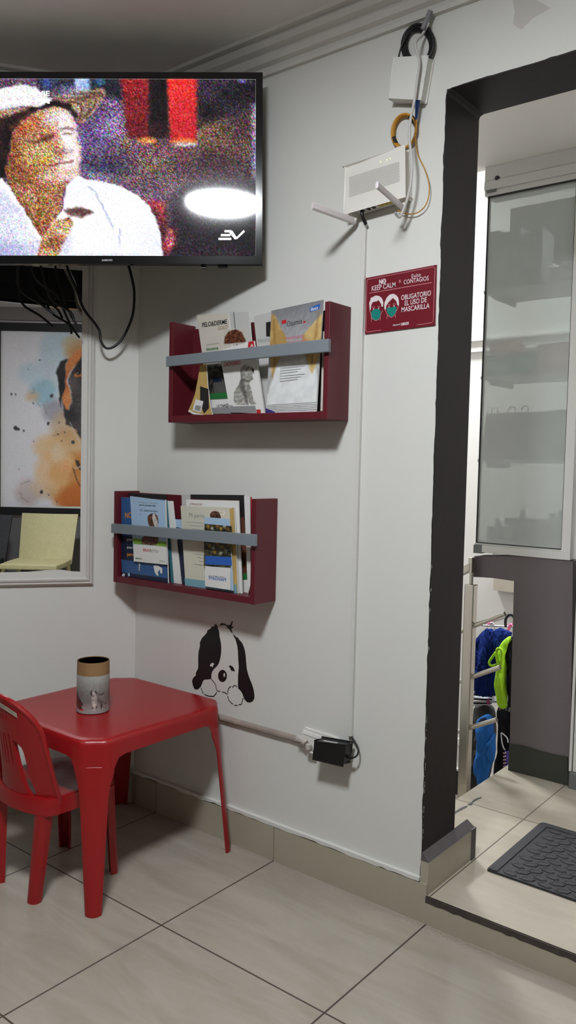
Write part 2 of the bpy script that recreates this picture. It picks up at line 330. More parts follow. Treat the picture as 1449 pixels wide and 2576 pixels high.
# ------------------------------------------------------------------ measured outlines, metres, in the plane of each flat thing
D={
'dog_ear':[(0.3516,0.6469),(0.3655,0.65),(0.3646,0.6567),(0.373,0.6561),(0.3795,0.6486),(0.3771,0.6455),(0.3823,0.6397),(0.385,0.6308),(0.386,0.6216),(0.3892,0.6128),(0.3926,0.6003),(0.3944,0.5857),(0.3934,0.5669),(0.3895,0.5495),(0.3835,0.5354),(0.3761,0.5266),(0.3661,0.5183),(0.3599,0.5106),(0.3557,0.5024),(0.3544,0.4927),(0.3546,0.4842),(0.3361,0.4795),(0.3244,0.4768),(0.3193,0.4711),(0.3156,0.4628),(0.3106,0.4523),(0.3028,0.4447),(0.2937,0.439),(0.2817,0.4401),(0.2748,0.4513),(0.2718,0.4624),(0.2769,0.4739),(0.2874,0.4825),(0.2885,0.4923),(0.2975,0.5073),(0.298,0.5207),(0.2968,0.5358),(0.2981,0.559),(0.3038,0.5789),(0.3035,0.5903),(0.3123,0.6059),(0.3238,0.6161),(0.3327,0.625),(0.3351,0.6329),(0.3504,0.6416)],
'dog_eyew':[(0.348,0.5255),(0.353,0.5321),(0.3606,0.5362),(0.3683,0.5319),(0.3633,0.5301),(0.3609,0.5212),(0.3557,0.524),(0.3519,0.5224)],
'dog_top':[(0.387,0.6515),(0.3876,0.6581),(0.3918,0.6633),(0.4056,0.6638),(0.4131,0.6617),(0.4168,0.6609),(0.4255,0.6607),(0.4315,0.6661),(0.4362,0.6759),(0.4394,0.6755),(0.4376,0.6679),(0.4342,0.6591),(0.4452,0.6598),(0.438,0.6542),(0.4332,0.6498),(0.437,0.6458),(0.4396,0.6388),(0.4321,0.6432),(0.4283,0.6482),(0.417,0.6525),(0.4157,0.6574),(0.4082,0.6591),(0.3982,0.6577),(0.3907,0.6558)],
'dog_earr':[(0.4421,0.6373),(0.4458,0.6351),(0.4533,0.6298),(0.4594,0.6298),(0.468,0.6229),(0.4778,0.6162),(0.4841,0.6072),(0.4904,0.5937),(0.4932,0.5796),(0.4961,0.5601),(0.499,0.5406),(0.5054,0.5236),(0.5129,0.5105),(0.5203,0.4992),(0.5265,0.4859),(0.5305,0.4704),(0.5308,0.4578),(0.5252,0.4485),(0.5135,0.442),(0.5016,0.4419),(0.4906,0.4498),(0.4842,0.4632),(0.4767,0.4709),(0.4669,0.4754),(0.4654,0.4871),(0.4654,0.5146),(0.4676,0.5425),(0.4647,0.5639),(0.4629,0.5874),(0.46,0.6034),(0.4548,0.6154),(0.4522,0.6224),(0.446,0.6287)],
'dog_nose':[(0.4194,0.5054),(0.419,0.501),(0.4177,0.4967),(0.4155,0.4927),(0.4126,0.4892),(0.409,0.4864),(0.405,0.4844),(0.4009,0.4834),(0.3967,0.4834),(0.3928,0.4844),(0.3894,0.4864),(0.3866,0.4892),(0.3846,0.4927),(0.3836,0.4967),(0.3834,0.5011),(0.3843,0.5055),(0.3861,0.5097),(0.3887,0.5134),(0.3921,0.5166),(0.3959,0.519),(0.4,0.5205),(0.4042,0.521),(0.4082,0.5204),(0.4118,0.5189),(0.4149,0.5165),(0.4173,0.5133),(0.4188,0.5096)],
'dog_noseh':[(0.4129,0.507),(0.4126,0.504),(0.4115,0.5015),(0.41,0.5002),(0.4083,0.5003),(0.4069,0.5017),(0.406,0.5042),(0.406,0.5073),(0.4067,0.5101),(0.408,0.512),(0.4097,0.5127),(0.4112,0.5119),(0.4124,0.5098)],
'dog_eyer':[(0.4273,0.5373),(0.4334,0.5402),(0.4433,0.5374),(0.4497,0.5302),(0.4511,0.5231),(0.4461,0.5259),(0.4412,0.5241),(0.4362,0.526),(0.4324,0.5327),(0.4274,0.5346)],
'dog_s1':[(0.3115,0.4487),(0.3167,0.4382),(0.3229,0.4318)],
'dog_s2':[(0.3268,0.4303),(0.3451,0.4285),(0.3656,0.4316),(0.3731,0.4387),(0.3793,0.4475)],
'dog_s3':[(0.3546,0.4842),(0.3645,0.4776),(0.3736,0.4699),(0.3767,0.4582),(0.3804,0.4524)],
'dog_s4':[(0.3817,0.4521),(0.3931,0.4526)],
'dog_s5':[(0.4007,0.4525),(0.4132,0.4531),(0.4238,0.4492)],
'dog_s6':[(0.4252,0.4517),(0.425,0.4609),(0.429,0.47),(0.4375,0.4767)],
'dog_s7':[(0.4437,0.4741),(0.4497,0.4814),(0.457,0.4827),(0.462,0.4782)],
'dog_s8':[(0.4246,0.4441),(0.4299,0.4322),(0.4387,0.4265),(0.4474,0.4237)],
'dog_s9':[(0.4524,0.4215),(0.4658,0.4237)],
'dog_s10':[(0.4694,0.4272),(0.4802,0.4294),(0.4836,0.4392),(0.4874,0.451)],
'sign_board':[(0.8857,1.6366),(1.0897,1.6432),(1.0909,1.4976),(0.8873,1.4928)],
'sign_bord':[(0.8914,1.632),(1.082,1.6392),(1.0862,1.635),(1.086,1.5068),(1.0819,1.5042),(1.0399,1.5021)],
'sign_bord2':[(0.9362,1.4988),(0.8949,1.4971),(0.8902,1.5007),(0.8891,1.6277),(0.8914,1.632)],
'sign_rule':[(0.8968,1.5962),(1.0784,1.6018)],
'sign_hair1':[(0.8993,1.5617),(0.8981,1.5711),(0.9015,1.5785),(0.9023,1.5838),(0.9087,1.5854),(0.9177,1.5882),(0.9288,1.5855),(0.9372,1.5784),(0.9411,1.5681),(0.9402,1.5575),(0.936,1.558),(0.934,1.5658),(0.9264,1.5758),(0.9219,1.5732),(0.9091,1.5723),(0.9047,1.5658),(0.9033,1.5521),(0.9005,1.5539)],
'sign_hair2':[(0.9442,1.5587),(0.9447,1.5677),(0.9506,1.5793),(0.9594,1.5859),(0.97,1.587),(0.979,1.5822),(0.9855,1.574),(0.9876,1.5617),(0.987,1.5542),(0.9825,1.5577),(0.9795,1.5671),(0.9695,1.5764),(0.9634,1.5718),(0.9565,1.5665),(0.9504,1.5595),(0.949,1.549),(0.9453,1.5509)],
'sign_mask1':[(0.9044,1.5473),(0.9116,1.5528),(0.9207,1.5542),(0.9281,1.5519),(0.9337,1.5475),(0.9332,1.5338),(0.9289,1.5273),(0.9208,1.525),(0.9124,1.5273),(0.9067,1.5348)],
'sign_mask2':[(0.9507,1.5527),(0.9658,1.5534),(0.98,1.5535),(0.9811,1.5458),(0.9771,1.5364),(0.9719,1.5316),(0.9658,1.5292),(0.9594,1.5336),(0.9537,1.541)],
'sign_j1':[(0.8986,1.5541),(0.9036,1.5443),(0.9077,1.53),(0.9199,1.524),(0.9289,1.5262),(0.934,1.5383),(0.9394,1.5485)],
'sign_j2':[(0.9444,1.5525),(0.952,1.5396),(0.9576,1.5322),(0.9658,1.5276),(0.9754,1.5328),(0.982,1.5457),(0.987,1.5558)],
'sign_n1':[(0.9058,1.5341),(0.9061,1.5225)],
'sign_n2':[(0.9332,1.5338),(0.9331,1.5231)],
'sign_n3':[(0.9539,1.5356),(0.9529,1.5251)],
'sign_n4':[(0.9766,1.5357),(0.9788,1.5257)],
'sign_e1':[(0.9077,1.5586),(0.9122,1.5604),(0.916,1.5577)],
'sign_e2':[(0.9242,1.5584),(0.9278,1.5603),(0.9315,1.5577)],
'sign_e3':[(0.954,1.5599),(0.9584,1.561),(0.9621,1.5591)],
'sign_e4':[(0.9701,1.5598),(0.9735,1.5617),(0.9777,1.5597)],
'sign_t_n':[(0.9268,1.6155),(0.953,1.6162)],
'sign_t_keep':[(0.9048,1.6012),(0.9756,1.6033)],
'sign_t_amp':[(0.9846,1.6123),(0.9924,1.6125)],
'sign_t_ev':[(1.0218,1.6183),(1.0476,1.6202)],
'sign_t_con':[(0.9995,1.6068),(1.0698,1.6087)],
'sign_t_ob':[(0.9932,1.5683),(1.0775,1.571)],
'sign_t_el':[(1.0042,1.5537),(1.0664,1.5561)],
'sign_t_mas':[(0.9955,1.5381),(1.0748,1.5408)],
'sign_t_bot':[(0.9719,1.5059),(1.0174,1.5071)],
'up_grey':[(0.5334,1.5665),(0.6038,1.573),(0.6213,1.3014),(0.5789,1.2966)],
'up_grey_sq':[(0.5797,1.545),(0.5971,1.5461),(0.5983,1.5036),(0.5818,1.5057)],
'up_grey_t':[(0.5508,1.4901),(0.5961,1.4924)],
'up_gold':[(0.3164,1.5889),(0.5238,1.5781),(0.5645,1.2983),(0.3801,1.2926)],
'up_gold_side':[(0.4472,1.5849),(0.5238,1.5781),(0.5455,1.4375),(0.4777,1.4338)],
'up_gold_sp1':[(0.4462,1.5831),(0.4695,1.4421)],
'up_gold_sp2':[(0.466,1.5831),(0.4881,1.441)],
'up_gold_head':[(0.4305,1.4959),(0.4327,1.5155),(0.4486,1.5299),(0.4752,1.5335),(0.4992,1.5237),(0.5155,1.4973),(0.5104,1.4938),(0.4762,1.4945),(0.4441,1.4941)],
'up_gold_t1':[(0.3402,1.5511),(0.441,1.5522)],
'up_gold_t2':[(0.4049,1.5368),(0.443,1.539)],
'up_gold_t3':[(0.3605,1.481),(0.4089,1.4816)],
'up_gold_t0':[(0.3584,1.4953),(0.4113,1.4974)],
'up_gold_dark':[(0.3512,1.4413),(0.4236,1.441),(0.4325,1.4127),(0.4588,1.3364),(0.3763,1.3351),(0.3606,1.4004)],
'up_gold_bag':[(0.3887,1.399),(0.4191,1.4035),(0.4359,1.3848),(0.4478,1.3447),(0.3984,1.3444)],
'up_gold_lab':[(0.386,1.3991),(0.4218,1.4021),(0.426,1.3872),(0.3908,1.3849)],
'up_gold_green':[(0.3747,1.3533),(0.4475,1.3546),(0.4507,1.3367),(0.3773,1.3371)],
'up_gold_w':[(0.3791,1.335),(0.4588,1.3344),(0.4623,1.3007),(0.3827,1.3006)],
'up_gold_t4':[(0.4075,1.3101),(0.4604,1.3126)],
'up_gold_bot':[(0.3852,1.3114),(0.4967,1.3116),(0.4972,1.292),(0.3873,1.2937)],
'up_crum':[(0.3639,1.4352),(0.3891,1.4357),(0.3961,1.3719),(0.4085,1.3119),(0.4174,1.2871),(0.3814,1.2855),(0.3387,1.2916),(0.3166,1.3014),(0.3294,1.3222),(0.3443,1.35),(0.3563,1.3977)],
'up_crum_d':[(0.3653,1.3732),(0.399,1.3638),(0.4031,1.3081),(0.384,1.2926),(0.3665,1.3211)],
'up_crum_w':[(0.348,1.3357),(0.3804,1.3287),(0.3699,1.2961),(0.3356,1.3038)],
'up_crum_b':[(0.3484,1.3184),(0.3711,1.315),(0.367,1.3002),(0.3442,1.3048)],
'up_crum_c':[(0.3184,1.3002),(0.3387,1.2916),(0.3814,1.2855),(0.3784,1.2907),(0.3415,1.2976),(0.3223,1.3054)],
'up_cach':[(0.4297,1.4738),(0.5614,1.4919),(0.606,1.2884),(0.4782,1.2943)],
'up_cach_red':[(0.5421,1.4895),(0.5614,1.4919),(0.5655,1.4719),(0.5405,1.4718)],
'up_cach_a':[(0.5491,1.4749),(0.5618,1.4752)],
'up_cach_t':[(0.4508,1.4273),(0.5143,1.4283)],
'up_cach_dog':[(0.5171,1.4216),(0.5299,1.4266),(0.5505,1.4242),(0.566,1.4131),(0.5663,1.4016),(0.5588,1.3963),(0.5642,1.3846),(0.5552,1.3813),(0.5492,1.3739),(0.56,1.3505),(0.5657,1.3274),(0.5772,1.3157),(0.5559,1.3132),(0.5401,1.3321),(0.5354,1.3138),(0.4988,1.316),(0.4906,1.3299),(0.4926,1.3531),(0.5079,1.3719),(0.5179,1.3907),(0.5149,1.4063)],
'up_cach_ds':[(0.5153,1.4082),(0.5228,1.4001),(0.5205,1.3906),(0.5387,1.384),(0.554,1.3851),(0.5414,1.3781),(0.5243,1.3808),(0.5398,1.3436),(0.5482,1.3146),(0.5405,1.3137),(0.524,1.3519),(0.5106,1.3679),(0.5179,1.3907)],
'up_cach_eye':[(0.5404,1.4183),(0.5455,1.4199),(0.5471,1.416),(0.542,1.4152)],
'up_cach_nose':[(0.5584,1.4146),(0.5665,1.413),(0.5647,1.4036),(0.5575,1.4078)],
'up_cach_bot':[(0.475,1.3147),(0.5712,1.3139),(0.5794,1.2909),(0.4782,1.2943)],
'up_cach_tag':[(0.5776,1.3004),(0.5927,1.3),(0.5945,1.2886),(0.5799,1.2889)],
'up_osu':[(0.6281,1.5668),(0.8026,1.5776),(0.7892,1.2894),(0.6161,1.2878)],
'up_osu_top':[(0.6281,1.5668),(0.8026,1.5776),(0.7946,1.4335),(0.6246,1.4298)],
'up_osu_earl':[(0.6292,1.5612),(0.6431,1.5506),(0.6583,1.5235),(0.678,1.4998),(0.6858,1.4736),(0.6816,1.4556),(0.6608,1.4349),(0.6469,1.4136),(0.6389,1.3873),(0.6327,1.3995),(0.628,1.4296),(0.6248,1.4744),(0.6255,1.5189)],
'up_osu_earr':[(0.8031,1.5459),(0.7915,1.5364),(0.7785,1.5235),(0.7609,1.5108),(0.7388,1.4912),(0.7348,1.4699),(0.7425,1.4442),(0.7568,1.4217),(0.7643,1.3997),(0.7714,1.3886),(0.7821,1.4058),(0.7945,1.4371),(0.8,1.4756),(0.8033,1.5107)],
'up_osu_white':[(0.6515,1.4207),(0.7452,1.4296),(0.7595,1.4071),(0.7821,1.4058),(0.7919,1.3768),(0.7892,1.2894),(0.6161,1.2878),(0.6196,1.3403),(0.638,1.3843)],
'up_osu_blue':[(0.7594,1.5616),(0.794,1.569),(0.7909,1.5559),(0.7607,1.5494)],
'up_osu_tb':[(0.7633,1.5527),(0.7865,1.556)],
'up_osu_red':[(0.666,1.5367),(0.6816,1.5385),(0.6819,1.5287),(0.6663,1.5264)],
'up_osu_t':[(0.6836,1.5183),(0.7356,1.5227)],
'up_osu_dot':[(0.7391,1.5278),(0.7468,1.5293),(0.7461,1.5236),(0.7401,1.5234)],
'up_osu_t2':[(0.6808,1.4831),(0.7426,1.4855)],
'up_osu_t3':[(0.6882,1.4727),(0.7553,1.4738)],
'up_osu_l0':[(0.6639,1.4089),(0.748,1.4103)],
'up_osu_l1':[(0.6641,1.4019),(0.7368,1.4041)],
'up_osu_l2':[(0.6643,1.3949),(0.7254,1.3978)],
'up_osu_l3':[(0.6645,1.3878),(0.7487,1.3897)],
'up_osu_l4':[(0.6647,1.3808),(0.7374,1.3835)],
'up_osu_l5':[(0.6649,1.3738),(0.726,1.3771)],
'up_osu_m0':[(0.6204,1.311),(0.7893,1.3144)],
'up_osu_m1':[(0.6206,1.3069),(0.7895,1.3098)],
'up_osu_m2':[(0.6207,1.3028),(0.7896,1.3051)],
'up_osu_m3':[(0.6208,1.2986),(0.7898,1.3005)],
'up_osu_m4':[(0.6209,1.2945),(0.7899,1.2958)],
'up_osu_pur':[(0.6172,1.3029),(0.6503,1.2916),(0.6504,1.2886),(0.6171,1.2886)],
'up_dark':[(0.7852,1.5537),(0.7963,1.5551),(0.7941,1.2924),(0.7752,1.291)],
'up_pale':[(0.7928,1.4996),(0.7976,1.4992),(0.8,1.2919),(0.7924,1.2921)],
'lo_fold':[(-0.0216,1.0456),(0.1903,1.0458),(0.2015,0.7772),(-0.0094,0.7631)],
'lo_blue':[(-0.0018,1.0324),(0.2229,1.0328),(0.2406,0.7667),(0.0263,0.7677)],
'lo_blue_low':[(0.014,0.9083),(0.231,0.9082),(0.2406,0.7667),(0.0263,0.7677)],
'lo_blue_mid':[(0.0209,0.8309),(0.2354,0.8306),(0.2384,0.7918),(0.0247,0.7901)],
'lo_blue_N':[(0.0367,0.9661),(0.0721,0.9698)],
'lo_blue_t1':[(0.0477,0.8944),(0.0855,0.8948)],
'lo_blue_t2':[(0.0494,0.8701),(0.0847,0.8697)],
'lo_blue_t3':[(0.0498,0.8457),(0.0864,0.8456)],
'lo_blue_c1':[(-0.0073,1.024),(-0.0017,1.0312),(0.0064,1.0286),(0.0047,1.0204),(-0.0028,1.018)],
'lo_blue_c2':[(0.0249,0.7799),(0.0322,0.7868),(0.0415,0.7857),(0.0386,0.7772),(0.0262,0.7718)],
'lo_blue_c3':[(0.0538,0.7889),(0.063,0.7911),(0.0662,0.782),(0.0571,0.7791)],
'lo_blue_pw':[(0.1755,0.8249),(0.1842,0.8277),(0.1986,0.8271),(0.2158,0.8209),(0.2161,0.8052),(0.2076,0.8044),(0.2045,0.8159),(0.1961,0.8072),(0.1992,0.7956),(0.1905,0.7967),(0.1817,0.8057)],
'lo_blue_pw2':[(0.1078,0.8266),(0.115,0.8264),(0.1112,0.8027),(0.107,0.8023)],
'lo_brav':[(0.0682,1.0382),(0.2293,1.0305),(0.2434,0.835),(0.0905,0.8316)],
'lo_brav_t0':[(0.1064,1.0191),(0.1939,1.0184)],
'lo_brav_t1':[(0.1113,1.0105),(0.1889,1.0104)],
'lo_brav_t2':[(0.1158,0.9936),(0.1961,0.9939)],
'lo_brav_t3':[(0.113,0.9815),(0.1803,0.9825)],
'lo_brav_dog':[(0.1526,0.9778),(0.1658,0.9872),(0.1859,0.9895),(0.1986,0.9824),(0.2036,0.9612),(0.1953,0.949),(0.2045,0.9144),(0.1992,0.8944),(0.1705,0.889),(0.1295,0.891),(0.1263,0.9047),(0.1636,0.9469),(0.1547,0.9582)],
'lo_brav_dw':[(0.1773,0.9878),(0.1848,0.9882),(0.199,0.9648),(0.2015,0.9494),(0.1867,0.9464),(0.1807,0.9598),(0.1735,0.9751)],
'lo_brav_gr':[(0.085,0.9057),(0.2386,0.9053),(0.24,0.8899),(0.0877,0.8878)],
'lo_brav_wh':[(0.0883,0.8866),(0.24,0.8899),(0.2434,0.835),(0.0905,0.8316)],
'lo_brav_ta':[(0.1346,0.8675),(0.168,0.8679)],
'lo_brav_tb':[(0.168,0.8679),(0.2037,0.8682)],
'lo_brav_tc':[(0.0994,0.8404),(0.1304,0.8412)],
'lo_brav_td':[(0.2105,0.8425),(0.2342,0.8427)],
'lo_brav_body':[(0.1279,0.9108),(0.1788,0.9106),(0.1791,0.8909),(0.1283,0.8897)],
'lo_teal':[(0.211,1.0313),(0.2178,1.0308),(0.2524,0.7689),(0.2429,0.764)],
'lo_wht':[(0.2125,1.0293),(0.2395,1.0293),(0.2821,0.7686),(0.2488,0.768)],
'lo_navy':[(0.2425,0.9508),(0.2868,0.9478),(0.2906,0.7721),(0.2784,0.7747),(0.2666,0.863)],
'lo_navy_t':[(0.242,0.9741),(0.2835,0.9746),(0.2869,0.9459),(0.2481,0.9511)],
'lo_backpap':[(0.2427,1.0484),(0.2814,1.0511),(0.2833,0.9637),(0.2473,0.9615)],
'lo_brown':[(0.2965,1.0519),(0.517,1.0588),(0.539,0.7705),(0.3193,0.7582)],
'lo_brown_in':[(0.2995,1.0386),(0.4955,1.0433),(0.4985,1.0215),(0.3028,1.0156)],
'lo_brown_fig':[(0.4969,0.9885),(0.5138,0.9968),(0.5242,0.9682),(0.5325,0.8338),(0.5131,0.8319)],
'lo_brown_g':[(0.5107,0.8316),(0.534,0.8347),(0.5345,0.8157),(0.5126,0.8127)],
'lo_brown_w':[(0.5117,0.8126),(0.5355,0.8151),(0.539,0.7705),(0.5148,0.7676)],
'lo_rim':[(0.528,1.0577),(0.5495,1.0567),(0.5598,0.809),(0.5499,0.768)],
'lo_red':[(0.5408,1.0544),(0.5465,1.0547),(0.5521,0.7689),(0.5435,0.7679)],
'lo_paper':[(0.2982,1.0369),(0.5111,1.0426),(0.5326,0.7701),(0.3233,0.7531)],
'lo_paper_t':[(0.3148,1.0213),(0.3678,1.0219)],
'lo_perro':[(0.2855,1.0175),(0.5036,1.0226),(0.5245,0.7721),(0.3116,0.7652)],
'lo_perro_t0':[(0.323,0.9851),(0.3863,0.9861)],
'lo_perro_b':[(0.3082,0.7994),(0.5203,0.8026),(0.5245,0.7721),(0.3116,0.7652)],
'lo_perro_head':[(0.4092,0.9993),(0.4167,1.0064),(0.4293,1.0096),(0.4446,1.0068),(0.4534,0.9944),(0.4528,0.976),(0.4124,0.9735)],
'lo_perro_hd2':[(0.4042,0.9935),(0.4064,1.0103),(0.4292,1.0152),(0.4669,1.0134),(0.4799,0.9886),(0.4678,0.9769),(0.4072,0.9732)],
'lo_perro_l0':[(0.3153,0.9706),(0.384,0.971)],
'lo_perro_l1':[(0.3252,0.9609),(0.3843,0.9609)],
'lo_perro_l2':[(0.335,0.9513),(0.3845,0.9509)],
'lo_perro_l3':[(0.3159,0.9398),(0.3847,0.9408)],
'lo_perro_l4':[(0.3584,0.8986),(0.3857,0.897)],
'lo_perro_l5':[(0.3681,0.8891),(0.386,0.8869)],
'lo_perro_l6':[(0.3494,0.8774),(0.3862,0.8767)],
'lo_perro_l7':[(0.3591,0.868),(0.3864,0.8666)],
'lo_perro_l8':[(0.3688,0.8586),(0.3867,0.8565)],
'lo_perro_l9':[(0.3501,0.8467),(0.3869,0.8464)],
'lo_perro_side':[(0.4866,1.0181),(0.5041,1.0226),(0.5245,0.7721),(0.5123,0.7725)],
'lo_nex':[(0.394,0.9895),(0.4946,0.9898),(0.5144,0.7853),(0.405,0.7815)],
'lo_nex_pic':[(0.3955,0.9691),(0.4961,0.9699),(0.504,0.849),(0.4015,0.8465)],
'lo_nex_blue':[(0.4008,0.8763),(0.5047,0.881),(0.5077,0.8573),(0.4024,0.8511)],
'lo_nex_card':[(0.4053,0.8455),(0.5051,0.8502),(0.5067,0.7871),(0.4067,0.787)],
'lo_nex_t1':[(0.4899,0.8097),(0.4216,0.8099)],
'lo_nex_t2':[(0.4838,0.8182),(0.4225,0.8163)],
'lo_nex_f0':[(0.4029,0.9621),(0.41,0.9678),(0.4182,0.9646),(0.4133,0.9569)],
'lo_nex_f1':[(0.4184,0.9576),(0.4254,0.9632),(0.4336,0.9601),(0.4287,0.9524)],
'lo_nex_f2':[(0.4386,0.9644),(0.4455,0.97),(0.4536,0.9669),(0.4488,0.9592)],
'lo_nex_f3':[(0.4538,0.9599),(0.4606,0.9655),(0.4687,0.9623),(0.4639,0.9547)],
'lo_nex_f4':[(0.4686,0.9664),(0.4754,0.9719),(0.4834,0.9688),(0.4786,0.9612)],
'lo_nex_f5':[(0.4811,0.9599),(0.4879,0.9654),(0.4958,0.9623),(0.4911,0.9547)],
'lo_nex_f6':[(0.4093,0.9069),(0.4164,0.9126),(0.4246,0.9095),(0.4197,0.9017)],
'lo_nex_f7':[(0.4248,0.9007),(0.4318,0.9064),(0.44,0.9034),(0.4351,0.8956)],
'lo_nex_f8':[(0.4398,0.9129),(0.4467,0.9186),(0.4548,0.9156),(0.45,0.9079)],
'lo_nex_f9':[(0.46,0.9072),(0.4669,0.9129),(0.4749,0.9098),(0.4701,0.9021)],
'lo_nex_f10':[(0.4752,0.8974),(0.482,0.9031),(0.49,0.9001),(0.4852,0.8924)],
'lo_nex_f11':[(0.4846,0.9164),(0.4914,0.9221),(0.4993,0.919),(0.4946,0.9114)],
'lo_nex_f12':[(0.4302,0.89),(0.4372,0.8958),(0.4453,0.8927),(0.4404,0.885)],
'lo_nex_f13':[(0.4555,0.8884),(0.4623,0.8942),(0.4704,0.8912),(0.4656,0.8834)],
'cl_blue':[(0.4157,0.3389),(0.424,0.3569),(0.4379,0.3784),(0.4578,0.3979),(0.4661,0.4102),(0.4864,0.4145),(0.507,0.4064),(0.5182,0.4149),(0.5408,0.4236),(0.5636,0.4214),(0.5864,0.4166),(0.5987,0.3914),(0.6019,0.3108),(0.6006,0.2021),(0.5868,0.1232),(0.5275,0.1034),(0.4728,0.0871),(0.4372,0.0885),(0.4184,0.1129),(0.4118,0.2238),(0.411,0.3075)],
'cl_green':[(0.6334,0.4114),(0.621,0.4108),(0.6077,0.3996),(0.5917,0.3839),(0.5773,0.3603),(0.569,0.3376),(0.5669,0.3052),(0.5667,0.2516),(0.5664,0.2112),(0.5604,0.1833),(0.5643,0.1571),(0.5743,0.116),(0.5812,0.0851),(0.5899,0.0761),(0.6095,0.0761),(0.6228,0.0883),(0.6243,0.1216),(0.6159,0.1936),(0.6155,0.2734),(0.6079,0.3253),(0.6146,0.3662)],
'cl_black':[(0.674,0.4133),(0.6278,0.409),(0.6103,0.3639),(0.6036,0.3229),(0.6113,0.2709),(0.6103,0.1906),(0.6201,0.1187),(0.6189,0.0799),(0.6735,0.0885),(0.699,0.1281),(0.6895,0.3632)],
'cl_loop1':[(0.5921,0.3569),(0.6048,0.351),(0.6073,0.3223),(0.6044,0.2901),(0.5948,0.2885),(0.5858,0.3055),(0.5815,0.3313),(0.5841,0.3503)],
'cl_loop2':[(0.5733,0.3337),(0.5561,0.3069),(0.5444,0.2835),(0.5548,0.2705),(0.5783,0.2786)],
'cl_hook1':[(0.5904,0.442),(0.5879,0.4709),(0.5954,0.4919),(0.6088,0.5017),(0.6227,0.4982),(0.6272,0.4896)],
'cl_rail':[(0.4665,0.4297),(0.7006,0.4535)],
'cl_pink1':[(0.4819,0.4252),(0.4887,0.4356),(0.5028,0.443),(0.51,0.4413)],
'cl_pink2':[(0.6129,0.4345),(0.6163,0.4536),(0.6229,0.4598),(0.6298,0.4582)],
'cl_ghook':[(0.5157,0.4285),(0.5066,0.4408),(0.5163,0.4475),(0.5267,0.4382),(0.5277,0.4139)],
'cl_stripe':[(0.391,0.0708),(0.5068,0.0962),(0.5165,0.0578),(0.4676,0.044),(0.3931,0.0142)],
'cl_leo':[(0.3892,0.0116),(0.4336,0.0327),(0.4725,0.0366),(0.4897,0.0192),(0.496,-0.0005),(0.5049,-0.0878),(0.4981,-0.1946),(0.4852,-0.2904),(0.4707,-0.3473),(0.385,-0.4053),(0.381,-0.2231),(0.3844,-0.0882)],
'cl_hood':[(0.464,-0.0253),(0.4728,-0.0039),(0.4966,0.0166),(0.5204,0.0319),(0.5365,0.0327),(0.5506,0.014),(0.5547,-0.0567),(0.5585,-0.1327),(0.5579,-0.1714),(0.5461,-0.2129),(0.5347,-0.2674),(0.5233,-0.3222),(0.4973,-0.3553),(0.4831,-0.307),(0.4777,-0.2745),(0.4679,-0.2718),(0.4616,-0.2499),(0.4639,-0.2023),(0.4713,-0.1796),(0.4756,-0.1135),(0.4786,-0.0688),(0.4658,-0.0508)],
'cl_sleeve':[(0.5706,-0.0382),(0.5483,-0.0788),(0.5304,-0.0983),(0.5337,-0.1153),(0.5469,-0.1097),(0.538,-0.122),(0.5354,-0.1456),(0.541,-0.1646),(0.547,-0.181),(0.5604,-0.1841),(0.5705,-0.1701),(0.5764,-0.1179)],
'cl_hole':[(0.4864,-0.0084),(0.5017,0.0154),(0.5256,0.0256),(0.5287,0.0135),(0.5079,-0.0037)],
'cl_blk2':[(0.5405,0.0432),(0.553,0.0663),(0.5793,0.0729),(0.6084,0.0725),(0.6454,0.0599),(0.6555,-0.1909),(0.612,-0.2172),(0.5833,-0.2297),(0.5409,-0.3106),(0.5335,-0.2606),(0.5367,-0.2053),(0.5514,-0.1655),(0.548,-0.0118),(0.5391,0.0223)],
'cl_trim1':[(0.5853,-0.0449),(0.5923,-0.0877),(0.6025,-0.1131),(0.6091,-0.1153)],
'cl_trim2':[(0.5866,-0.0434),(0.6013,-0.0501),(0.6162,-0.0619),(0.6208,-0.081)],
'cl_purp':[(0.6047,-0.124),(0.6267,-0.1188),(0.6298,-0.1963),(0.6039,-0.2029)],
'cl_pst0':[(0.6058,-0.1305),(0.6174,-0.1252)],
'cl_pst1':[(0.6064,-0.146),(0.618,-0.1407)],
'cl_pst2':[(0.607,-0.1616),(0.6186,-0.1562)],
'cl_pst3':[(0.6077,-0.1771),(0.6192,-0.1717)],
'cl_pst4':[(0.6083,-0.1927),(0.6198,-0.1872)],
'cl_clip0':[(0.5781,0.0827),(0.5777,0.0599)],
'cl_clip1':[(0.5923,0.0881),(0.5919,0.0653)],
'cl_clip2':[(0.6068,0.086),(0.6064,0.0633)],
'cl_clip3':[(0.6212,0.084),(0.6208,0.0613)],
'cl_rail2':[(0.4249,0.0584),(0.5524,0.0802),(0.6569,0.0975)],
'cl_star':[(0.5159,0.1058),(0.5205,0.0914),(0.5286,0.0892),(0.5223,0.0803),(0.5231,0.0715),(0.5171,0.0741),(0.5119,0.0692),(0.5121,0.0782),(0.506,0.0834),(0.5138,0.0896)],
'mark1':[(0.9459,0.5788),(0.9478,0.6004),(0.9445,0.6293),(0.9481,0.6502),(0.9542,0.6662),(0.9577,0.6587),(0.954,0.6378),(0.9529,0.6078),(0.9594,0.5823),(0.956,0.5776)],
'mark2':[(0.9427,0.4824),(0.94,0.4988),(0.942,0.5362),(0.9446,0.558),(0.9514,0.5713),(0.9545,0.5611),(0.9521,0.5313),(0.9488,0.5039),(0.9494,0.4803)],
'boxf':[(0.9689,2.1549),(1.0625,2.1329),(1.0464,2.0385),(0.9584,2.061)],
'wcab':[(1.057,2.2178),(1.0405,2.1962),(1.0362,2.1651),(1.0487,2.1198),(1.0447,2.0792),(1.0387,2.0342),(1.0293,1.9898),(1.0277,1.9432),(1.036,1.8943),(1.0366,1.847),(1.0271,1.8015),(1.0117,1.7661),(1.0039,1.7617),(0.9933,1.774)],
